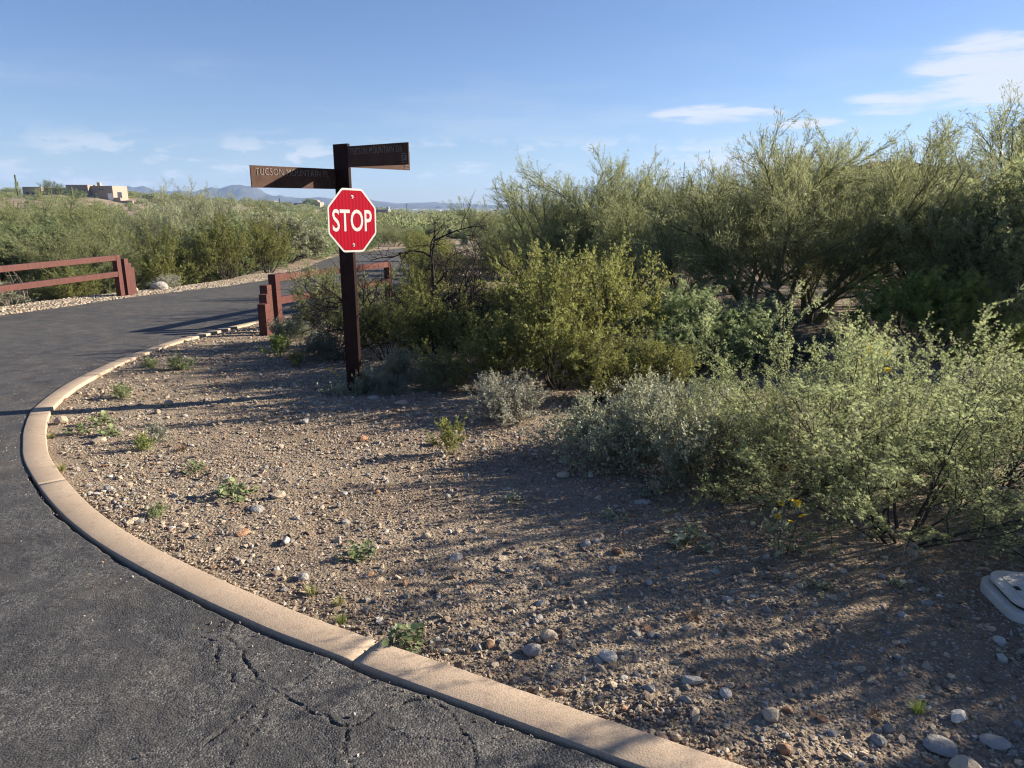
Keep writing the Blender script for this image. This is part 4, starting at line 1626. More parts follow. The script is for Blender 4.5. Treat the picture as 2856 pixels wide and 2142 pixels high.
Vf, Qf = leaves(fpos, np.array([[1.0, 0, 0]] * 6), np.full(6, .020), (FV, FQ), r, .75, .4)
fm = mesh_np('blossom', Vf, quads=Qf, mat=M['petal'], tint=r.random(len(Vf)))
PROTO['flower'][2].append(('blossom', fm))
# dead snag: crooked bare limbs
lv = [dict(seg=8, wob=.22, up=.02, kids=(8, 11), start=.22, ang=(30, 75), r=.020, tap=.88),
      dict(len=(.50, 1.05), seg=6, wob=.24, up=.04, kids=(6, 8), start=.2, ang=(25, 70), r=.013, tap=.84),
      dict(len=(.2, .45), seg=5, wob=.24, up=.02, kids=(4, 6), start=.2, ang=(25, 65), r=.0065),
      dict(len=(.08, .25), seg=3, wob=.22, up=.0, kids=(0, 0), start=0, ang=(0, 0), r=.004)]
sg = grow(547, [((0, 0, -.05), (-.15, .1, 1), 1.5, .036), ((.08, 0, -.05), (.7, -.1, .75), 1.7, .034), ((.02, .04, -.05), (.3, .4, .9), 1.4, .028), ((-.05, 0, -.05), (-.7, -.1, .65), 1.3, .026), ((.05, -.03, -.05), (1, .1, .40), 1.6, .024), ((-.03, .03, -.05), (-.5, .3, .9), 1.3, .024), ((0, -.04, -.05), (-.2, -.4, .8), 1.2, .022)], lv)
make_plant('snag', 'dead_tree', 'tree', sg, M['bark_black'], None, 'trunk')
# tangled dead brush
lv2 = [dict(seg=6, wob=.25, up=-.03, kids=(4, 6), start=.2, ang=(25, 65), r=.006), dict(len=(.2, .5), seg=4, wob=.25, up=-.02, kids=(2, 4), start=.2, ang=(25, 60), r=.003),
       dict(len=(.1, .2), seg=3, wob=.2, up=0, kids=(0, 0), start=0, ang=(0, 0), r=.002)]
sg = grow(551, stems_fan(552, 14, (10, 75), (.6, 1.1), (.006, .011), .2), lv2)
make_plant('brush', 'dead_brush', 'shrub', sg, M['bark_pale'], None, 'stem')
# stray stick
PROTO['stick'] = ('fallen_stick', 'stick', [('twig', tubes(grow(561, [((-.2, 0, .008), (1, .1, .02), .42, .005)], [dict(seg=6, wob=.14, up=0, kids=(2, 3), start=.3, ang=(25, 50), r=.003),
                                            dict(len=(.06, .12), seg=3, wob=.15, up=.0, kids=(0, 0), start=0, ang=(0, 0), r=.002)]), M['bark_pale'], 'twig'))])


def saguaro(key, arms, hgt):
    mb = MB()

    def col(pts, r0):
        n = 12
        rad = [r0 * (.8 if i == 0 else 1) for i in range(len(pts))]
        rad[-1] = r0 * .35
        mb.tube(pts, rad, n)
    col([(0, 0, -.2), (0, 0, hgt * .4), (0, 0, hgt * .8), (0, 0, hgt * .97), (0, 0, hgt)], .22)
    for a, z, l_ in arms:
        c, s_ = math.cos(a), math.sin(a)
        col([(c * .15, s_ * .15, z), (c * .5, s_ * .5, z + .05), (c * .65, s_ * .65, z + .35), (c * .65, s_ * .65, z + l_ * .9), (c * .65, s_ * .65, z + l_)], .16)
    o_ = mb.build('trunk', M['cactus'], None, True)
    PROTO[key] = ('saguaro', 'cactus', [('trunk', o_.data)])
    bpy.data.objects.remove(o_)


saguaro('saguaro0', [(0.1, 2.2, 1.8), (3.0, 2.8, 1.4)], 6.0)
saguaro('saguaro1', [], 5.0)

# ---- the plants of the photograph, near to far
PI = math.pi
NEARZ = 'corner gravel bed'
plant('acacia0', 2.10, 3.50, (1.14, 1.14, .79), 0.4, 'large feathery pale green acacia bush right of the gravel, in front of all the others')
plant('acacia1', 2.15, 4.55, (.95, .95, 1.0), 1.9, 'feathery acacia with tall upright shoots, behind the large front bush')
plant('acacia0', 3.15, 4.35, (.95, .95, .82), 3.4, 'feathery acacia bush at the right picture edge beside the grey shrub')
plant('acacia1', 1.58, 3.98, (.58, .58, .56), 5.0, 'small dark twiggy acacia at the left foot of the large feathery bush', mat=M['olive_leaf'])
plant('acacia0', 1.85, 5.0, (.62, .62, .50), 5.6, 'feathery acacia behind the grey row, left of the one with tall shoots')
plant('bursage0', .62, 4.80, (.95, .95, .95), .3, 'pale grey rounded shrub, leftmost of the row beside the acacia', mat=M['greygreen_leaf'])
plant('bursage1', 1.16, 4.42, (1.15, 1.15, 1.25), 1.2, 'tall grey-green twiggy shrub in the middle of the row beside the acacia', mat=M['greygreen_leaf'])
plant('bursage2', 1.05, 5.15, (1.1, 1.1, 1.1), 2.2, 'grey shrub behind the twiggy one, below the yellow-green creosote', mat=M['greygreen_leaf'])
plant('bursage1', 1.62, 5.35, (1.05, 1.05, .95), 4.1, 'grey-green shrub in the gap between acacia and creosotes', mat=M['greygreen_leaf'])
plant('bursage0', -.04, 6.0, (.80, .80, .85), 2.0, 'silvery round mound shrub standing alone on the gravel')
plant('seedling', -.46, 5.02, (.75, .75, .8), 0, 'small upright yellow-green seedling alone on the open gravel')
plant('bursage2', 3.75, 5.3, (1.3, 1.3, 1.3), 1.0, 'grey shrub at the right picture edge under the trees', mat=M['greygreen_leaf'])
plant('creosote0', .48, 7.25, (.76, .76, .88), .2, 'biggest yellow-green creosote bush in the centre, right of the sign post')
plant('creosote1', .35, 8.4, (.72, .72, .88), 1.2, 'creosote bush directly behind the biggest central one')
plant('creosote2', 1.15, 8.6, (.74, .74, .95), 2.5, 'creosote bush behind the central one on its right, by the dark shrub')
plant('creosote1', -.20, 7.1, (.52, .52, .50), 4.4, 'low creosote clump with bare pale twigs, left below the biggest creosote')
plant('creosote2', .85, 6.72, (.50, .50, .45), 1.4, 'low yellow-green creosote clump behind the grey shrubs')
plant('creosote0', 1.5, 6.9, (.40, .40, .38), 5.4, 'low creosote clump at the edge of the dark shade under the trees')
plant('creosote1', -.9, 8.2, (.64, .64, .62), 3.2, 'creosote bush just right of the sign post foot')
plant('creosote0', -1.62, 9.0, (.60, .60, .56), 2.1, 'creosote bush showing behind the sign post')
plant('creosote2', -2.55, 10.2, (.62, .62, .74), .8, 'thin green creosote bush in front of the near guard rail', mat=M['olive_leaf'])
plant('creosote1', -.6, 10.8, (.7, .7, .55), 5.1, 'creosote bush around the foot of the dead tree')
plant('creosote0', -1.75, 13.4, (.7, .7, .66), 3.7, 'creosote bush behind the dead tree, close to the guard rail end')
plant('bursage0', 1.5, 6.15, (.85, .85, .7), 3.9, 'grey low shrub at the foot of the low creosote clumps', mat=M['blue_leaf'])
plant('bursage1', -1.2, 7.75, (.75, .75, .75), .9, 'dull grey shrub right behind the sign post base', mat=M['greygreen_leaf'])
plant('bursage2', -.75, 7.2, (.72, .72, .78), 2.9, 'dark twiggy shrub between sign post and silver mound', mat=M['olive_leaf'])
plant('bursage2', -2.45, 9.0, (.75, .75, .8), 5.9, 'grey-blue low shrub left of the sign post', mat=M['blue_leaf'])
plant('bursage0', -3.35, 10.55, (.8, .8, .8), 4.9, 'blue-green low shrub at the foot of the stepped posts', mat=M['blue_leaf'])
plant('seedling', -3.1, 9.25, (1.1, 1.1, .9), 1, 'bright green seedling in front of the blue-green shrub', mat=M['bright_leaf'])
plant('seedling', -2.68, 8.55, (.9, .9, .55), 2, 'small dark green seedling in the shade left of the sign post')
plant('bursage1', -1.28, 7.05, (.55, .55, .42), 0, 'grey leafy weed at the right foot of the sign post', mat=M['blue_leaf'])
plant('mesquite0', 2.1, 8.3, (.60, .60, .52), .6, 'dark blue-green shrub in deep shade right of the creosotes', name='mesquite_shrub', cat='shrub', mat=M['mesquite_leaf'])
plant('mesquite1', 3.0, 8.8, (.5, .5, .45), 2.6, 'blue-green shrub deep in the shade beneath the palo verde', name='mesquite_shrub', cat='shrub', mat=M['blue_leaf'])
plant('mesquite1', 5.3, 8.9, (.62, .62, .62), 1.6, 'bright green leafy shrub under the right trees', name='mesquite_shrub', cat='shrub', mat=M['bright_leaf'])
plant('brush', 4.2, 7.6, .9, .5, 'dead grey brush pile in the shade below the right trees')
plant('brush', 3.3, 9.2, 1.1, 2.5, 'dead brush tangled under the large palo verde')
plant('snag', -1.15, 9.4, (1.25, 1.0, 1.12), 0.0, 'dead black tree with crooked bare branches right of the stop sign')
# palo verdes on the right
plant('palo0', 4.35, 11.6, (1.08, 1.08, 1.16), .4, 'large palo verde with many green stems, left of the right-hand group')
plant('palo1', 6.5, 10.6, (.95, .95, .90), 2.4, 'large palo verde in the middle of the right-hand group')
plant('palo2', 5.4, 12.8, (1.05, 1.05, 1.05), 4.0, 'palo verde standing behind the two front trees on the right')
plant('palo0', 3.3, 13.6, (.9, .9, .9), 5.2, 'palo verde left behind the dark shaded shrubs')
plant('mesquite1', 7.0, 9.75, (1.15, 1.15, 1.30), .9, 'olive mesquite at the right picture edge among the palo verdes', mat=M['palo_leaf'])
plant('palo1', 8.3, 11.3, (.95, .95, 1.0), .9, 'palo verde at the right picture edge')
plant('palo2', 5.2, 15.5, (1.1, 1.1, 1.1), 2.9, 'palo verde filling the gap behind the large left one')
plant('palo1', 3.0, 17.0, (1.0, 1.0, 1.0), 1.9, 'palo verde between the airy central tree and the right-hand group')
plant('palo2', 9.9, 15.8, (1.9, 1.9, 1.50), 2.3, 'tallest palo verde, thin crown rising into the sky at upper right')
plant('palo0', 8.5, 15.0, (1.1, 1.1, 1.15), 3.0, 'palo verde below the tallest one, in the back row')
plant('palo1', 1.75, 15.6, (1.0, 1.0, 1.05), 3.3, 'airy palo verde with dark bare limbs in the picture centre')
plant('palo2', .6, 19.5, (1.0, 1.0, 1.0), .3, 'olive palo verde left behind the airy central tree')
plant('palo1', 3.6, 20, (1.05, 1.05, 1.0), 4.7, 'palo verde right behind the airy central tree')
plant('mesquite0', .35, 26, (1.0, 1.0, 1.25), 1.3, 'dark mesquite at the left end of the centre trees')
plant('palo0', 6.0, 19.5, (1.1, 1.1, 1.1), 2.0, 'palo verde in the back row behind the right-hand group')
plant('palo2', 13.5, 21, (1.2, 1.2, 1.2), 5.6, 'palo verde far right in the back row')
# shade thrown in from just right of the picture
plant('mesquite0', 8.4, 10.2, (1.15, 1.15, 1.5), 4.4, 'mesquite tree just beyond the right picture edge')
plant('acacia1', 4.9, 3.9, (1.0, 1.0, 1.25), 2.2, 'acacia bush just beyond the right picture edge')
plant('creosote2', 4.5, 3.12, (.95, .95, 1.0), .7, 'creosote bush beyond the right picture edge, the nearer one')
plant('mesquite1', 5.7, 3.35, (.8, .8, .85), 2.6, 'mesquite bush beyond the right picture edge')
plant('creosote1', 6.0, 4.3, (1.0, 1.0, 1.1), 1.7, 'creosote bush beyond the right picture edge, the farther one')
# across the road, by the verge
plant('creosote0', -11.4, 23.8, (1.25, 1.25, 1.42), .5, 'yellow-green creosote just right of the far guard rail, leftmost of three')
plant('creosote1', -10.1, 25.4, (1.25, 1.25, 1.36), 1.8, 'yellow-green creosote on the far verge, middle of three')
plant('creosote2', -9.9, 29.0, (1.25, 1.25, 1.40), 2.7, 'yellow-green creosote on the far verge, rightmost of three')
plant('bursage0', -10.35, 21.4, (.95, .95, .9), 1, 'small silver-grey shrub on the gravel verge beside the pale rock')
plant('palo0', -15.2, 34, (1.25, 1.25, 1.72), .9, 'tall pale palo verde behind the verge creosotes', mat=M['greygreen_leaf'])
plant('mesquite0', -12.4, 32, (1.45, 1.45, 1.5), 4.0, 'green mesquite right of the tall pale palo verde')
plant('mesquite1', -15.8, 24, (1.55, 1.55, 1.5), 2.0, 'dark green mesquite behind the far guard rail end')
plant('mesquite0', -13.4, 17.4, (.85, .85, .80), 3.0, 'grey-green bush seen through the far guard rail', mat=M['greygreen_leaf'])
plant('mesquite1', -11.7, 14.6, (.75, .75, .58), 1.0, 'grey-green bush below the guard rail at the left picture edge', mat=M['greygreen_leaf'])
plant('creosote2', -11.9, 19.2, (.75, .75, .70), 4.0, 'yellow-green creosote between the rails of the far guard rail')
plant('brush', -12.0, 17.0, 1.15, 0, 'pale dead brush in the dark wash behind the far guard rail')
plant('mesquite1', -18.6, 22.5, (1.6, 1.6, 1.4), .2, 'mesquite at the left picture edge behind the guard rail', mat=M['olive_leaf'])
for x, y, s, k, l_ in [(-2.35, 19.6, .72, 'creosote1', 'low creosote just beyond the end of the near guard rail'), (-2.5, 22.4, .85, 'creosote0', 'creosote second past the end of the near guard rail'), (-2.9, 27.5, 1.0, 'creosote2', 'creosote third past the end of the near guard rail')]:
    plant(k, x, y, s, None, l_)
for i, (x, y, s, k) in enumerate([(-5.4, 31, 1.0, 'creosote1'), (-6.4, 41, 1.1, 'creosote2'), (-3.4, 25, .62, 'creosote0'), (-2.2, 33, 1.0, 'creosote1'), (-1.9, 24, .85, 'creosote2')]):
    plant(k, x + 1.4, y, (s, s, s * 1.0), None, ['yellow-green creosote on the road shoulder, second from the left', 'yellow-green creosote on the road shoulder, farthest one, left of the bin', 'yellow-green creosote on the near road shoulder behind the guard rail end', 'yellow-green creosote on the road shoulder right of the green bin', 'yellow-green creosote close behind the dead tree branches'][i], 'creosotes along the road shoulder')

for k, x, y, s, l_, m_ in [('palo1', -18.5, 30, 1.35, 'broad palo verde behind the far guard rail, left of the tall pale one', None), ('mesquite1', -11.9, 37, 1.5, 'grey-green mesquite beside the road left of the stop sign', 'greygreen_leaf'),
                           ('palo2', -14.0, 43, 1.35, 'palo verde beyond the road, above the verge creosotes', None), ('mesquite0', -13.2, 47, 1.45, 'green mesquite beside the road just left of the stop sign post', None),
                           ('palo0', -14.6, 53, 1.3, 'palo verde beside the road directly behind the stop sign', None), ('creosote1', -11.7, 34, 1.3, 'creosote at the road edge below the grey-green mesquite', None),
                           ('mesquite1', -14.5, 62, 1.4, 'mesquite at the far road bend behind the stop sign', None), ('palo1', -22.5, 34, 1.4, 'palo verde on the left slope behind the guard rail', None),
                           ('mesquite0', -21.5, 28, 1.4, 'green mesquite on the left slope behind the guard rail', None), ('palo2', -25.5, 36, 1.4, 'palo verde at the left picture edge above the guard rail', 'olive_leaf'),
                           ('palo0', -19.5, 40, 1.4, 'palo verde left behind the tall pale one', None)]:
    plant(k, x, y, (s * 1.05, s * 1.05, s), None, l_, mat=M[m_] if m_ else None, dz=-.1)
# ---- mid-distance vegetation: individual bushes on the slopes
placed = [(-18.5, 30), (-11.9, 37), (-14, 43), (-13.2, 47), (-14.6, 53), (-14.5, 62), (-22.5, 34), (-21.5, 28), (-25.5, 36), (-19.5, 40), (-15.2, 34), (-12.4, 31), (-15.8, 23.5), (-11.2, 23.6), (-9.95, 25.2), (-9.3, 29.5), (-18.6, 21.5)]
kinds = [('palo0', 'olive palo verde in the thicket on the left slope', 'palo verdes on the left slope', None),
         ('palo1', 'olive palo verde in the thicket on the left slope', 'palo verdes on the left slope', None),
         ('mesquite0', 'green mesquite in the thicket on the left slope', 'mesquites on the left slope', None),
         ('mesquite1', 'grey-olive mesquite in the thicket on the left slope', 'grey mesquites on the left slope', 'olive_leaf'),
         ('creosote0', 'yellow-green creosote in the thicket on the left slope', 'creosotes on the left slope', None)]
kinds_r = [(k, l_.replace('on the left slope', 'behind the right trees'), g_.replace('on the left slope', 'behind the right trees'), m_) for k, l_, g_, m_ in kinds]
rs = random.Random(77)
n_left = n_right = 0
tries = 0
road_far = road_outline
while n_left < 250 and tries < 12000:
    tries += 1
    y = 22 + 125 * rs.random() ** 1.7
    x = rs.uniform(-.98, -.03) * y
    if in_poly(np.array([x]), np.array([y]), road_outline)[0]:
        continue
    ox_ = x - np.interp(y, far_c[:, 1], far_c[:, 0])
    if y < 92 and -1.6 < ox_ < 9:
        continue
    if x > -.17 * y and y > 60 and rs.random() < .3:
        continue
    if -.13 < x / y < -.025 and y < 82:
        continue
    md = 1.7 + y * .018
    if any((x - a) ** 2 + (y - b) ** 2 < md * md for a, b in placed):
        continue
    placed.append((x, y))
    n_left += 1
    k, l_, g_, m_ = kinds[rs.choices(range(5), (3, 3, 3, 2, 3))[0]]
    sc = rs.uniform(.85, 1.3) * (1.0 if 'creo' not in k else 1.15)
    if -.42 < x / y < -.1:
        sc *= .82
    az_ = x / y
    if az_ < -.58:
        where = ['close behind the far guard rail', 'on the left slope above the far guard rail', 'high on the slope at the left edge'][(y > 40) + (y > 75)]
    elif az_ < -.42:
        where = ['behind the creosotes on the far verge', 'on the slope below the hilltop house', 'high on the slope below the hilltop house'][(y > 42) + (y > 78)]
    elif az_ < -.27:
        where = ['beyond the road left of the stop sign', 'on the lower slope left of the stop sign', 'on the flat ridge left of the stop sign'][(y > 45) + (y > 80)]
    else:
        where = ['beside the road behind the stop sign', 'past the road bend behind the dead tree', 'in the valley behind the green bin'][(y > 55) + (y > 88)]
    kind = ['olive palo verde', 'yellowish palo verde', 'green mesquite', 'grey-olive mesquite', 'yellow-green creosote'][[q_[1:3] for q_ in kinds].index((l_, g_)) if k != 'palo1' else 1]
    kind = ('small ' if sc < .85 else 'tall ' if sc > 1.08 else '') + kind
    l_ = kind + ' ' + where
    plant(k, x, y, (sc * 1.1, sc * 1.1, sc * rs.uniform(.75, 1.0)), rs.uniform(0, 6.28), l_, l_.replace('verde ', 'verdes ').replace('mesquite ', 'mesquites ').replace('creosote ', 'creosotes '), mat=M[m_] if m_ else None, dz=-.1)
tries = 0
while n_right < 32 and tries < 3000:
    tries += 1
    y = 24 + 70 * rs.random() ** 1.3
    x = rs.uniform(.02, .78) * y
    if in_poly(np.array([x]), np.array([y]), road_outline)[0] or (x - 40) ** 2 + (y - 79) ** 2 < 14 ** 2:
        continue
    if any((x - a) ** 2 + (y - b) ** 2 < 4.5 ** 2 for a, b in placed):
        continue
    placed.append((x, y))
    n_right += 1
    k, l_, g_, m_ = kinds_r[rs.choices(range(5), (3, 3, 2, 2, 1))[0]]
    sc = rs.uniform(.85, 1.2)
    where = ('left end' if x / y < .25 else 'middle' if x / y < .5 else 'right end') + ' of the rows'
    l_, g_ = ('farther ' if y > 45 else '') + l_.replace('in the thicket', 'at the ' + where), g_ + ', ' + where
    plant(k, x, y, (sc * 1.1, sc * 1.1, sc * .95), rs.uniform(0, 6.28), l_, g_, mat=M[m_] if m_ else None, dz=-.1)

for i, (x, y, s, k, l_) in enumerate([(-152, 226, 1.15, 'saguaro0', 'tall saguaro with raised arms left of the hilltop house'),
                                      (-130.5, 218, 1.0, 'saguaro1', 'leaning single saguaro column below the hilltop house'),
                                      (-134, 215, .55, 'saguaro1', 'short saguaro in the cluster below the hilltop house'),
                                      (-136, 217, .6, 'saguaro0', 'branching saguaro in the cluster below the hilltop house'),
                                      (-101, 250, .85, 'saguaro1', 'lone saguaro on the ridge behind the tall pale palo verde'),
                                      (-95, 300, 1.1, 'saguaro1', 'saguaro on the ridge left of the stop sign'),
                                      (20.5, 105, .9, 'saguaro1', 'saguaro column showing beside the airy central tree'),
                                      (-168, 240, .9, 'saguaro1', 'saguaro at the left end of the skyline')]):
    plant(k, x, y, s, None, l_)
hz0 = float(H(-147, 240))
plant('palo2', -147.5, 236, (2.0, 2.0, 1.7), .3, 'round-headed tree in front of the hilltop house, left one', dz=.3, mat=M['mesquite_leaf'])
plant('mesquite0', -139.5, 234, (2.2, 2.2, 1.7), 1.3, 'dark bushy tree in front of the hilltop house, right one')
plant('mesquite1', -129.5, 470, (4.5, 4.5, 3.0), 1.3, 'dark round tree right beside the stepped house on the far ridge')
plant('mesquite0', -27, 300, (3.4, 3.4, 2.4), 2.0, 'dark round garden tree down the valley slope, left one')
plant('mesquite1', -21, 310, (3.0, 3.0, 2.8), 3.0, 'dark garden tree down the valley slope, right one')


# ---- far hillsides: countless shrubs as one mass
def far_shrub(seed, hgt, rad, n, size, mat):
    r = np.random.default_rng(seed)
    th = r.random(n) * 2 * np.pi
    u = r.random(n)
    rr_ = rad * (1 - (1 - u) ** 2) * r.random(n) ** .35
    zz = hgt * (.12 + .88 * u) * r.uniform(.7, 1.0, n)
    rr_ = rad * np.sqrt(np.clip(1 - ((zz / hgt - .45) / .62) ** 2, .02, 1)) * r.random(n) ** .4
    pos = np.stack([np.cos(th) * rr_, np.sin(th) * rr_, zz], -1)
    d = pos - np.array([0, 0, hgt * .1])
    d /= np.linalg.norm(d, axis=1, keepdims=True)
    V_, Q_ = leaves(pos, d, r.uniform(size * .6, size * 1.3, n), template([diamond(0, 1, .22, 0, bend=.05)]), r, .4, .5)
    tint = np.clip(r.normal(.5, .25, n), 0, 1)
    return mesh_np('far_shrub', V_, quads=Q_, mat=mat, tint=np.repeat(tint, 4))


def gn_scatter(name, pts, rots, scls, picks, protos, label):
    coll = bpy.data.collections.new(name + '_source')
    for i, me_ in enumerate(protos):
        coll.objects.link(bpy.data.objects.new('%s_%02d' % (name, i), me_))
    me_ = bpy.data.meshes.new(name)
    me_.vertices.add(len(pts))
    me_.vertices.foreach_set('co', np.asarray(pts, np.float32).ravel())
    for nm, arr in (('rot', rots), ('scl', scls)):
        at = me_.attributes.new(nm, 'FLOAT_VECTOR', 'POINT')
        at.data.foreach_set('vector', np.asarray(arr, np.float32).ravel())
    at = me_.attributes.new('pick', 'INT', 'POINT')
    at.data.foreach_set('value', np.asarray(picks, np.int32))
    o_ = link(name, me_)
    tag(o_, label, None, None, 'stuff')
    ng = bpy.data.node_groups.new(name + '_nodes', 'GeometryNodeTree')
    ng.interface.new_socket('Geometry', in_out='INPUT', socket_type='NodeSocketGeometry')
    ng.interface.new_socket('Geometry', in_out='OUTPUT', socket_type='NodeSocketGeometry')
    gi, go = ng.nodes.new('NodeGroupInput'), ng.nodes.new('NodeGroupOutput')
    ci = ng.nodes.new('GeometryNodeCollectionInfo')
    ci.inputs['Collection'].default_value = coll
    ci.inputs['Separate Children'].default_value = True
    ci.inputs['Reset Children'].default_value = True
    ip = ng.nodes.new('GeometryNodeInstanceOnPoints')
    ip.inputs['Pick Instance'].default_value = True

    def named(nm, typ):
        n = ng.nodes.new('GeometryNodeInputNamedAttribute')
        n.data_type = typ
        n.inputs['Name'].default_value = nm
        return n.outputs['Attribute']
    e2r = ng.nodes.new('FunctionNodeEulerToRotation')
    L = ng.links
    L.new(named('rot', 'FLOAT_VECTOR'), e2r.inputs[0])
    L.new(gi.outputs[0], ip.inputs['Points'])
    L.new(ci.outputs[0], ip.inputs['Instance'])
    L.new(named('pick', 'INT'), ip.inputs['Instance Index'])
    L.new(e2r.outputs[0], ip.inputs['Rotation'])
    L.new(named('scl', 'FLOAT_VECTOR'), ip.inputs['Scale'])
    L.new(ip.outputs[0], go.inputs[0])
    md_ = o_.modifiers.new('scatter', 'NODES')
    md_.node_group = ng
    return o_


fs = [far_shrub(600, 1.6, 1.0, 420, .34, M['creosote_leaf']), far_shrub(601, 2.8, 1.9, 800, .40, M['palo_leaf']),
      far_shrub(602, 2.2, 1.6, 700, .36, M['mesquite_leaf']), far_shrub(603, 1.1, .8, 260, .24, M['olive_leaf']), far_shrub(604, 3.2, 2.2, 900, .42, M['olive_leaf'])]
N = 20000
Y = 95 + 650 * rng.random(N) ** 1.25
X = rng.uniform(-1.2, .6, N) * Y
ok = ~(((np.abs(X + 146) < 19) & (np.abs(Y - 252) < 14)) | ((np.abs(X - 39) < 15) & (Y > 60) & (Y < 100)))
ok &= (Y < 150) | (fbm(X * .02, Y * .02, 70, 3) + .25 > rng.random(N) * .55 - .15)
ok &= ~in_poly(X, Y, road_outline[::6])
X, Y = X[ok][:12000], Y[ok][:12000]
N = len(X)
pk = rng.choice(5, N, p=[.26, .18, .18, .28, .10])
s = rng.uniform(.6, 1.15, N) * np.where((np.abs(X + 146) < 24) & (Y < 245), .6, 1)
pts = np.stack([X, Y, H(X, Y) - .15 + fbm(X * .06, Y * .06, 14, 4) * 1.1 * sstep(30, 120, np.hypot(X, Y))], -1)
rots = np.stack([X * 0, X * 0, rng.random(N) * 6.28], -1)
scl = np.stack([s * 1.1, s * 1.1, s * rng.uniform(.7, 1.0, N)], -1)
gn_scatter('hillside_shrubs', pts, rots, scl, pk, fs, 'desert scrub covering the far slopes up to the ridge')
# trees in the valley beyond, merging into one dark band
N = 5200
Y = rng.uniform(750, 3300, N)
X = rng.uniform(-.6, .5, N) * Y
s = rng.uniform(1.6, 3.2, N)
pts = np.stack([X, Y, H(X, Y) - .3], -1)
rots = np.stack([X * 0, X * 0, rng.random(N) * 6.28], -1)
scl = np.stack([s * 1.6, s * 1.6, s * .9], -1)
pk = rng.integers(0, 5, N)
gn_scatter('valley_trees', pts, rots, scl, pk, fs, 'trees spread over the far valley floor between the city roofs')

# ------------------------------------------------------------------ weeds on the gravel
def weed(key, x, y, w, label, **kw):
    base_w = {'feather': .34, 'round0': .26, 'round1': .26, 'grass': .16, 'dead': .20, 'flower': .30}[key]
    s = .82 * w / base_w
    return plant(key, x, y, (s, s, s * kw.pop('zs', 1.0)), kw.pop('rz', None), label, **kw)


weed('feather', -3.93, 6.89, .30, 'pale feathery weed on the gravel beyond the post shadow')
weed('feather', -4.43, 8.48, .28, 'small feathery weed near the far bend of the kerb')
weed('feather', -4.0, 8.33, .42, 'wide feathery weed near the far bend of the kerb')
weed('feather', -2.81, 5.36, .22, 'grey feathery weed behind the bright green weed', mat=M['silver_leaf'], zs=1.5)
weed('feather', -2.06, 3.81, .16, 'tiny feathery weed among stones near the kerb')
weed('feather', -1.50, 6.93, .36, 'leafy weed growing against the right foot of the sign post', mat=M['blue_leaf'], zs=1.6)
weed('feather', -1.72, 6.90, .22, 'small weed in front of the sign post foot', mat=M['greygreen_leaf'], zs=1.3)
weed('feather', -2.8, 5.11, .19, 'compact bright green weed in front of the grey one', mat=M['bright_leaf'], zs=1.5)
for i, (x, y, w, l_) in enumerate([(-3.56, 5.87, .28, 'leafy weed just below the long post shadow'), (-3.56, 5.55, .24, 'low leafy weed beside tan stones at the left kerb'),
                                   (-3.28, 5.49, .24, 'spreading leafy weed right of the tan stones'), (-2.19, 4.61, .19, 'dark round-leaved weed in mid gravel on the left'),
                                   (-1.75, 4.13, .30, 'largest round-leaved weed on the sunlit gravel'), (-.77, 3.26, .22, 'round-leaved weed casting a shadow near the kerb'),
                                   (-.42, 2.50, .23, 'leafy weed overhanging the kerb joint'), (0, 4.0, .18, 'dull leafy weed at the edge of the shade'),
                                   (.58, 3.76, .18, 'spiky leafy weed in the shade below the flat white stone'), (.93, 3.38, .33, 'blue-green leafy weed in the deep shade'),
                                   (.85, 4.12, .22, 'grey leafy weed beside the flat white stone'), (1.42, 2.93, .15, 'small leafy weed in the dark soil'),
                                   (1.79, 2.95, .13, 'tiny leafy weed left of the meter box')]):
    weed('round%d' % (i % 2), x, y, w, l_, mat=M['greygreen_leaf'] if i > 6 else None)
for x, y, w, l_ in [(-3.12, 4.62, .13, 'grass tuft growing against the left kerb'), (-.91, 2.89, .12, 'pale grass tuft near the kerb, left of two'),
                    (-.76, 2.79, .11, 'pale grass tuft near the kerb, right of two'), (-.72, 2.655, .10, 'bright grass tuft touching the kerb'),
                    (1.39, 2.08, .11, 'bright grass tuft in the stony lower right'), (-3.70, 5.42, .12, 'thin grass tuft among the tan stones')]:
    weed('grass', x, y, w, l_, mat=M['bright_leaf'] if 'bright' in l_ else None)
for x, y, w, l_ in [(-2.51, 5.11, .20, 'dry brown twiggy tuft right of the bright green weed'), (1.23, 2.06, .12, 'dead brown tuft beside the lower right grass'),
                    (.78, 2.69, .15, 'flat dead tuft in the lower middle gravel, left of two'), (.92, 2.66, .12, 'flat dead tuft in the lower middle gravel, right of two')]:
    weed('dead', x, y, w, l_)
plant('flower', 1.38, 3.30, (1.1, 1.1, 1.15), 0, 'plant with bright yellow flowers at the foot of the acacia')
plant('flower', .52, 5.05, (.6, .6, .9), 1.2, 'small yellow flowers at the left edge of the grey shrubs')
plant('flower', -1.83, 7.02, (1.1, 1.1, 1.0), 2.2, 'yellow-flowered weed at the left foot of the sign post')
for x, y, z_, s_ in ((2.35, 4.55, .78, .8), (2.65, 4.75, .76, .9), (2.1, 4.9, .70, .7)):
    pass
plant('flower', 2.62, 4.95, (1.6, 1.6, 3.2), 3.0, 'tall yellow-flowered plant behind the acacia bushes')
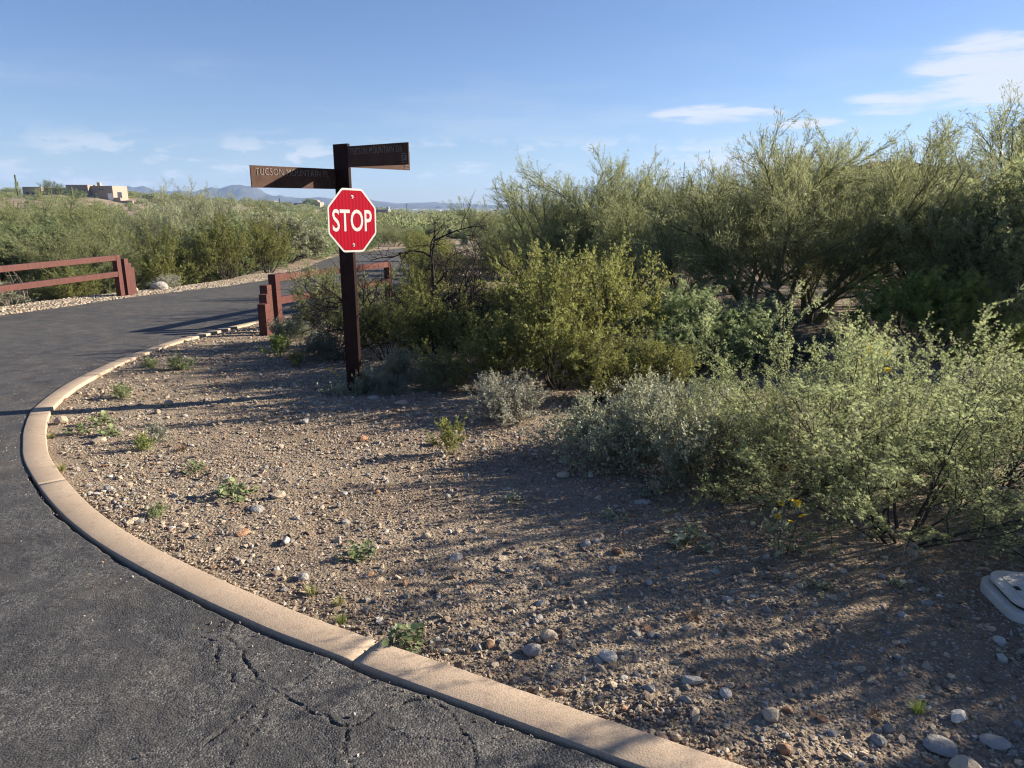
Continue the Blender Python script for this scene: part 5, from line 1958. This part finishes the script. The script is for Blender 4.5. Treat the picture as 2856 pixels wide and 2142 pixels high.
for x, y, a, s, l_ in [(.28, 4.85, .6, .9, 'fallen pale stick on the sunlit gravel by the seedling'), (.86, 2.56, .35, .8, 'thin dry stick across the lower middle gravel'),
                       (1.75, 3.05, -.1, 1.1, 'dry stick lying below the acacia stems'), (1.9, 3.12, .9, .8, 'bent dry twig beside the acacia stems'),
                       (.15, 2.95, 1.2, .5, 'short dark twig among the shaded stones'), (1.02, 1.78, .9, .5, 'short pale stick beside the kerb at lower right'),
                       (-2.25, 4.95, .3, .8, 'straight pale stalk lying on the gravel at left')]:
    plant('stick', x, y, s, a, l_)


# ------------------------------------------------------------------ stones and gravel
def rock_mesh(seed, sub, flat, mat, name='stone'):
    b = bmesh.new()
    bmesh.ops.create_icosphere(b, subdivisions=sub, radius=1)
    r = np.random.default_rng(seed)
    planes = r.normal(0, 1, (9, 3))
    planes /= np.linalg.norm(planes, axis=1, keepdims=True)
    cut = r.uniform(.55, .9, 9)
    sc = np.array([1, r.uniform(.6, .9), r.uniform(.45, .75) * flat])
    for v in b.verts:
        p = np.array(v.co)
        for n_, c in zip(planes, cut):
            k = p @ n_
            if k > c:
                p = p - n_ * (k - c) * .92
        p = p * (1 + r.normal(0, .02)) * sc
        v.co = p
    me_ = bpy.data.meshes.new(name)
    b.to_mesh(me_)
    b.free()
    me_.materials.append(mat)
    return me_


ROCK = {(k, v): rock_mesh(700 + 11 * v + i, 2, 1.0, M['stone_' + k]) for i, k in enumerate(STONE) for v in range(5)}
FLAT = {(k, v): rock_mesh(800 + 11 * v + i, 2, .45, M['stone_' + k]) for i, k in enumerate(STONE) for v in range(2)}


def stone(me_, x, y, size, rz, label, group=None, sink=.25, zoff=0.0):
    o_ = link('stone', me_)
    o_.scale = (size / 2,) * 3
    zmin = min(v.co.z for v in me_.vertices)
    zmax = max(v.co.z for v in me_.vertices)
    o_.location = (x, y, Z(x, y) + zoff - zmin * size / 2 - sink * (zmax - zmin) * size / 2)
    o_.rotation_euler = (0, 0, rz)
    return tag(o_, label, 'stone', group)


taken = []
for (x, y, s, k, fl, l_) in [(.80, 4.0, .13, 'pale', 1, 'flat white stone lying in shade under the grey shrubs'), (.37, 2.39, .085, 'pale', 0, 'pale egg-shaped stone, biggest in the lower middle'),
                             (.15, 2.53, .085, 'tan', 0, 'tan angular stone left of the pale egg-shaped one'), (.08, 2.43, .08, 'grey', 0, 'grey rounded stone below the tan angular one'),
                             (1.37, 1.91, .13, 'grey', 1, 'big flat grey stone at the lower right'), (1.5, 2.04, .085, 'pale', 0, 'white stone behind the big flat grey one'),
                             (.54, 3.32, .065, 'rust', 0, 'orange-brown stone standing in the shade'), (.39, 3.41, .065, 'pale', 0, 'small white stone left of the orange-brown one'),
                             (-1.45, 4.12, .12, 'tan', 1, 'pair-like flat tan stone right of the largest weed'), (-1.47, 3.56, .10, 'rust', 1, 'orange-tan slab on the sunlit gravel'),
                             (-1.52, 3.91, .13, 'grey', 1, 'wide flat grey slab on the sunlit gravel'), (-3.9, 5.87, .12, 'tan', 0, 'tan stone against the kerb below the post shadow'),
                             (-3.24, 5.30, .14, 'tan', 1, 'flat tan stone below the leafy weeds'), (1.5, 3.62, .075, 'grey', 0, 'bluish grey stone left of the yellow flowers'),
                             (.76, 2.17, .06, 'pale', 0, 'upright white stone in the lower gravel'), (.88, 2.05, .08, 'tan', 0, 'tan lump in the lower gravel near the kerb'),
                             (1.38, 1.80, .10, 'tan', 0, 'tan rock at the bottom picture edge'), (1.56, 1.93, .10, 'pale', 1, 'long pale stone at the lower right edge'),
                             (1.97, 2.52, .07, 'pale', 1, 'pale flat stone below the meter box'), (-10.15, 20.5, .50, 'pale', 0, 'pale boulder on the verge beside the silver shrub'),
                             (-.28, 3.23, .08, 'grey', 0, 'grey stone right of the weed with a shadow'), (-.09, 2.48, .055, 'rust', 0, 'rusty stone near the overhanging weed'),
                             (.64, 2.99, .055, 'pale', 0, 'small flat white stone in dark soil'), (-.71, 3.35, .08, 'tan', 0, 'tan stone beside the weed with a shadow'),
                             (-3.29, 6.55, .10, 'tan', 0, 'tan stone beyond the post shadow'), (-10.5, 19.7, .3, 'tan', 0, 'tan boulder on the verge by the far stepped posts'),
                             (-1.35, 6.7, .14, 'grey', 0, 'grey stone lying at the sign post foot'), (-1.05, 6.55, .16, 'tan', 1, 'flat tan stone right of the sign post foot'),
                             (-.53, 2.03, .02, 'pale', 0, 'single white pebble lying on the cracked asphalt')]:
    stone((FLAT if fl else ROCK)[(k, rnd.randrange(2) if fl else rnd.randrange(5))], x, y, s, rnd.random() * 6.28, l_, None, .12 if s > .03 else .0, .03 if s < .03 else 0)
    taken.append((x, y, s))
made = 0
while made < 265:
    a = rs.uniform(-.75, .80)
    y = 1.75 + 5.5 * rs.random() ** 1.7
    x = a * y * 1.0
    if not in_poly(np.array([x]), np.array([y]), island)[0]:
        continue
    s = min(.095, .028 * (1 - rs.random() * .97) ** -.42) * (.8 + .05 * y)
    if any((x - p) ** 2 + (y - q_) ** 2 < (s + t_) ** 2 * .3 for p, q_, t_ in taken):
        continue
    taken.append((x, y, s))
    k = rs.choices(list(STONE), (5, 4, 1.3, .8, 5))[0]
    flat_ = rs.random() > .8
    az_ = x / y
    if y > 4.6:
        where = 'far back near the sign post' if az_ > -.45 else 'near the left curve of the kerb'
    elif az_ > .52:
        where = 'around the meter box'
    elif y < 2.7:
        where = 'at the lower kerb' if az_ < .2 else 'in the lower right gravel'
    else:
        where = 'on the sunlit gravel' if az_ < -.2 else 'in mid gravel' if az_ < .1 else 'in the shade before the bushes'
    sz_ = 'tiny' if s < .034 else 'small' if s < .055 else 'fist-sized'
    l_ = '%s %s %sstone %s' % (sz_, {'pale': 'whitish', 'rust': 'rusty'}.get(k, k), 'flat ' if flat_ else '', where)
    stone(FLAT[(k, rs.randrange(2))] if flat_ else ROCK[(k, rs.randrange(5))], x, y, s, rs.random() * 6.28, l_, l_.replace('stone', 'stones'), rs.uniform(.1, .35))
    made += 1

pebs = [rock_mesh(900 + i, 1, .85, M['stone_' + k], 'pebble') for i, k in enumerate(['grey', 'tan', 'brown', 'pale', 'grey', 'tan', 'brown', 'rust', 'brown', 'tan'])]
pts, rots, scl, pk = [], [], [], []
want = 250000
X = rng.uniform(-6.5, 6.5, 1500000)
Yq = 1.4 + 16 * rng.random(1500000) ** 1.8
keep = in_poly(X, Yq, island) & (X > -.80 * Yq - .4) & (X < .80 * Yq + 1.6)
X, Yq = X[keep], Yq[keep]
dens = np.clip(.75 + .8 * fbm(X * 1.1, Yq * 1.1, 91, 4), .35, 1)
keep = rng.random(len(X)) < dens * np.clip(9 / Yq, .4, 1)
X, Yq = X[keep][:want], Yq[keep][:want]
N = len(X)
print('gravel', N)
size = np.minimum(.0054 * (1 - rng.random(N) * .995) ** -.38, .030) * np.clip(.80 + Yq * .04, .85, 1.2)
zz = H(X, Yq) - .012 + (fbm(X * 1.3, Yq * 1.3, 1, 4) * .028 + fbm(X * 9, Yq * 9, 2, 4) * .012) * .85 + size * .10
pk = rng.choice(10, N, p=[.07, .20, .14, .025, .09, .18, .12, .025, .09, .06])
gn_scatter('gravel', np.stack([X, Yq, zz], -1), np.stack([rng.normal(0, .4, N), rng.normal(0, .4, N), rng.random(N) * 6.28], -1), np.repeat(size[:, None], 3, 1) * rng.uniform(.8, 1.25, (N, 3)), pk, pebs, 'loose gravel covering the corner bed inside the kerb')
# gravel on the far verge
nv = 9000
sv = rng.random(nv) * 22 + 9
fx = np.interp(sv, far_c[:, 1], far_c[:, 0])
ofs = rng.random(nv) * 1.7 + .02
size = rng.uniform(.012, .05, nv)
X = fx - ofs
zz = H(X, sv) - .0 + size * .1 - .85 * sstep(1.3, 4.0, ofs)
gn_scatter('verge_gravel', np.stack([X, sv, zz], -1), np.stack([rng.normal(0, .4, nv), rng.normal(0, .4, nv), rng.random(nv) * 6.28], -1), np.repeat(size[:, None], 3, 1), rng.choice([1, 1, 5, 9, 3, 0], nv), pebs, 'tan gravel along the far verge of the road')
# grit caught in the gap between asphalt and kerb
ng_ = 900
sv = S0 + rng.random(ng_) * (S1 - S0)
cl = fbm(sv * 3, sv * 0, 95, 3)
sv = sv[cl > .05]
ng_ = len(sv)
xy = kerb_off(sv, rng.uniform(.012, .05, ng_))
size = rng.uniform(.003, .010, ng_)
zz = H(xy[:, 0], xy[:, 1]) - .045 + rng.random(ng_) * .03
gn_scatter('gap_grit', np.stack([xy[:, 0], xy[:, 1], zz], -1), rng.random((ng_, 3)) * 6, np.repeat(size[:, None], 3, 1), rng.choice(10, ng_), pebs, 'grit caught in the gap beside the kerb')

sv = rng.random(1500) * (KL - 3) + 1
of_ = .02 + rng.exponential(.12, 1500)
xy = kerb_off(sv, of_)
size = rng.uniform(.0025, .008, 1500)
ok = of_ < 1.0
gn_scatter('road_grit', np.stack([xy[:, 0], xy[:, 1], H(xy[:, 0], xy[:, 1]) + RZ + size * .2], -1)[ok], (rng.random((1500, 3)) * 6)[ok], np.repeat(size[:, None], 3, 1)[ok], rng.choice(10, ok.sum()), pebs, 'fine grit strewn on the asphalt along the kerb')

# ------------------------------------------------------------------ the air
hm = bpy.data.materials.new('haze_air')
hm.use_nodes = True
hm.node_tree.nodes.clear()
ho = hm.node_tree.nodes.new('ShaderNodeOutputMaterial')
hv = hm.node_tree.nodes.new('ShaderNodeVolumePrincipled')
hv.inputs['Color'].default_value = (.42, .63, 1.0, 1)
hv.inputs['Density'].default_value = 1.5e-4
hv.inputs['Anisotropy'].default_value = 0.1
hm.node_tree.links.new(hv.outputs[0], ho.inputs['Volume'])
zlo = -60.0
hz_ = MB().box(-5900, 5900, -5900, 5900, zlo, 210.0).build('haze', hm)
tag(hz_, 'thin blue haze filling the valley air', None, None, 'stuff')
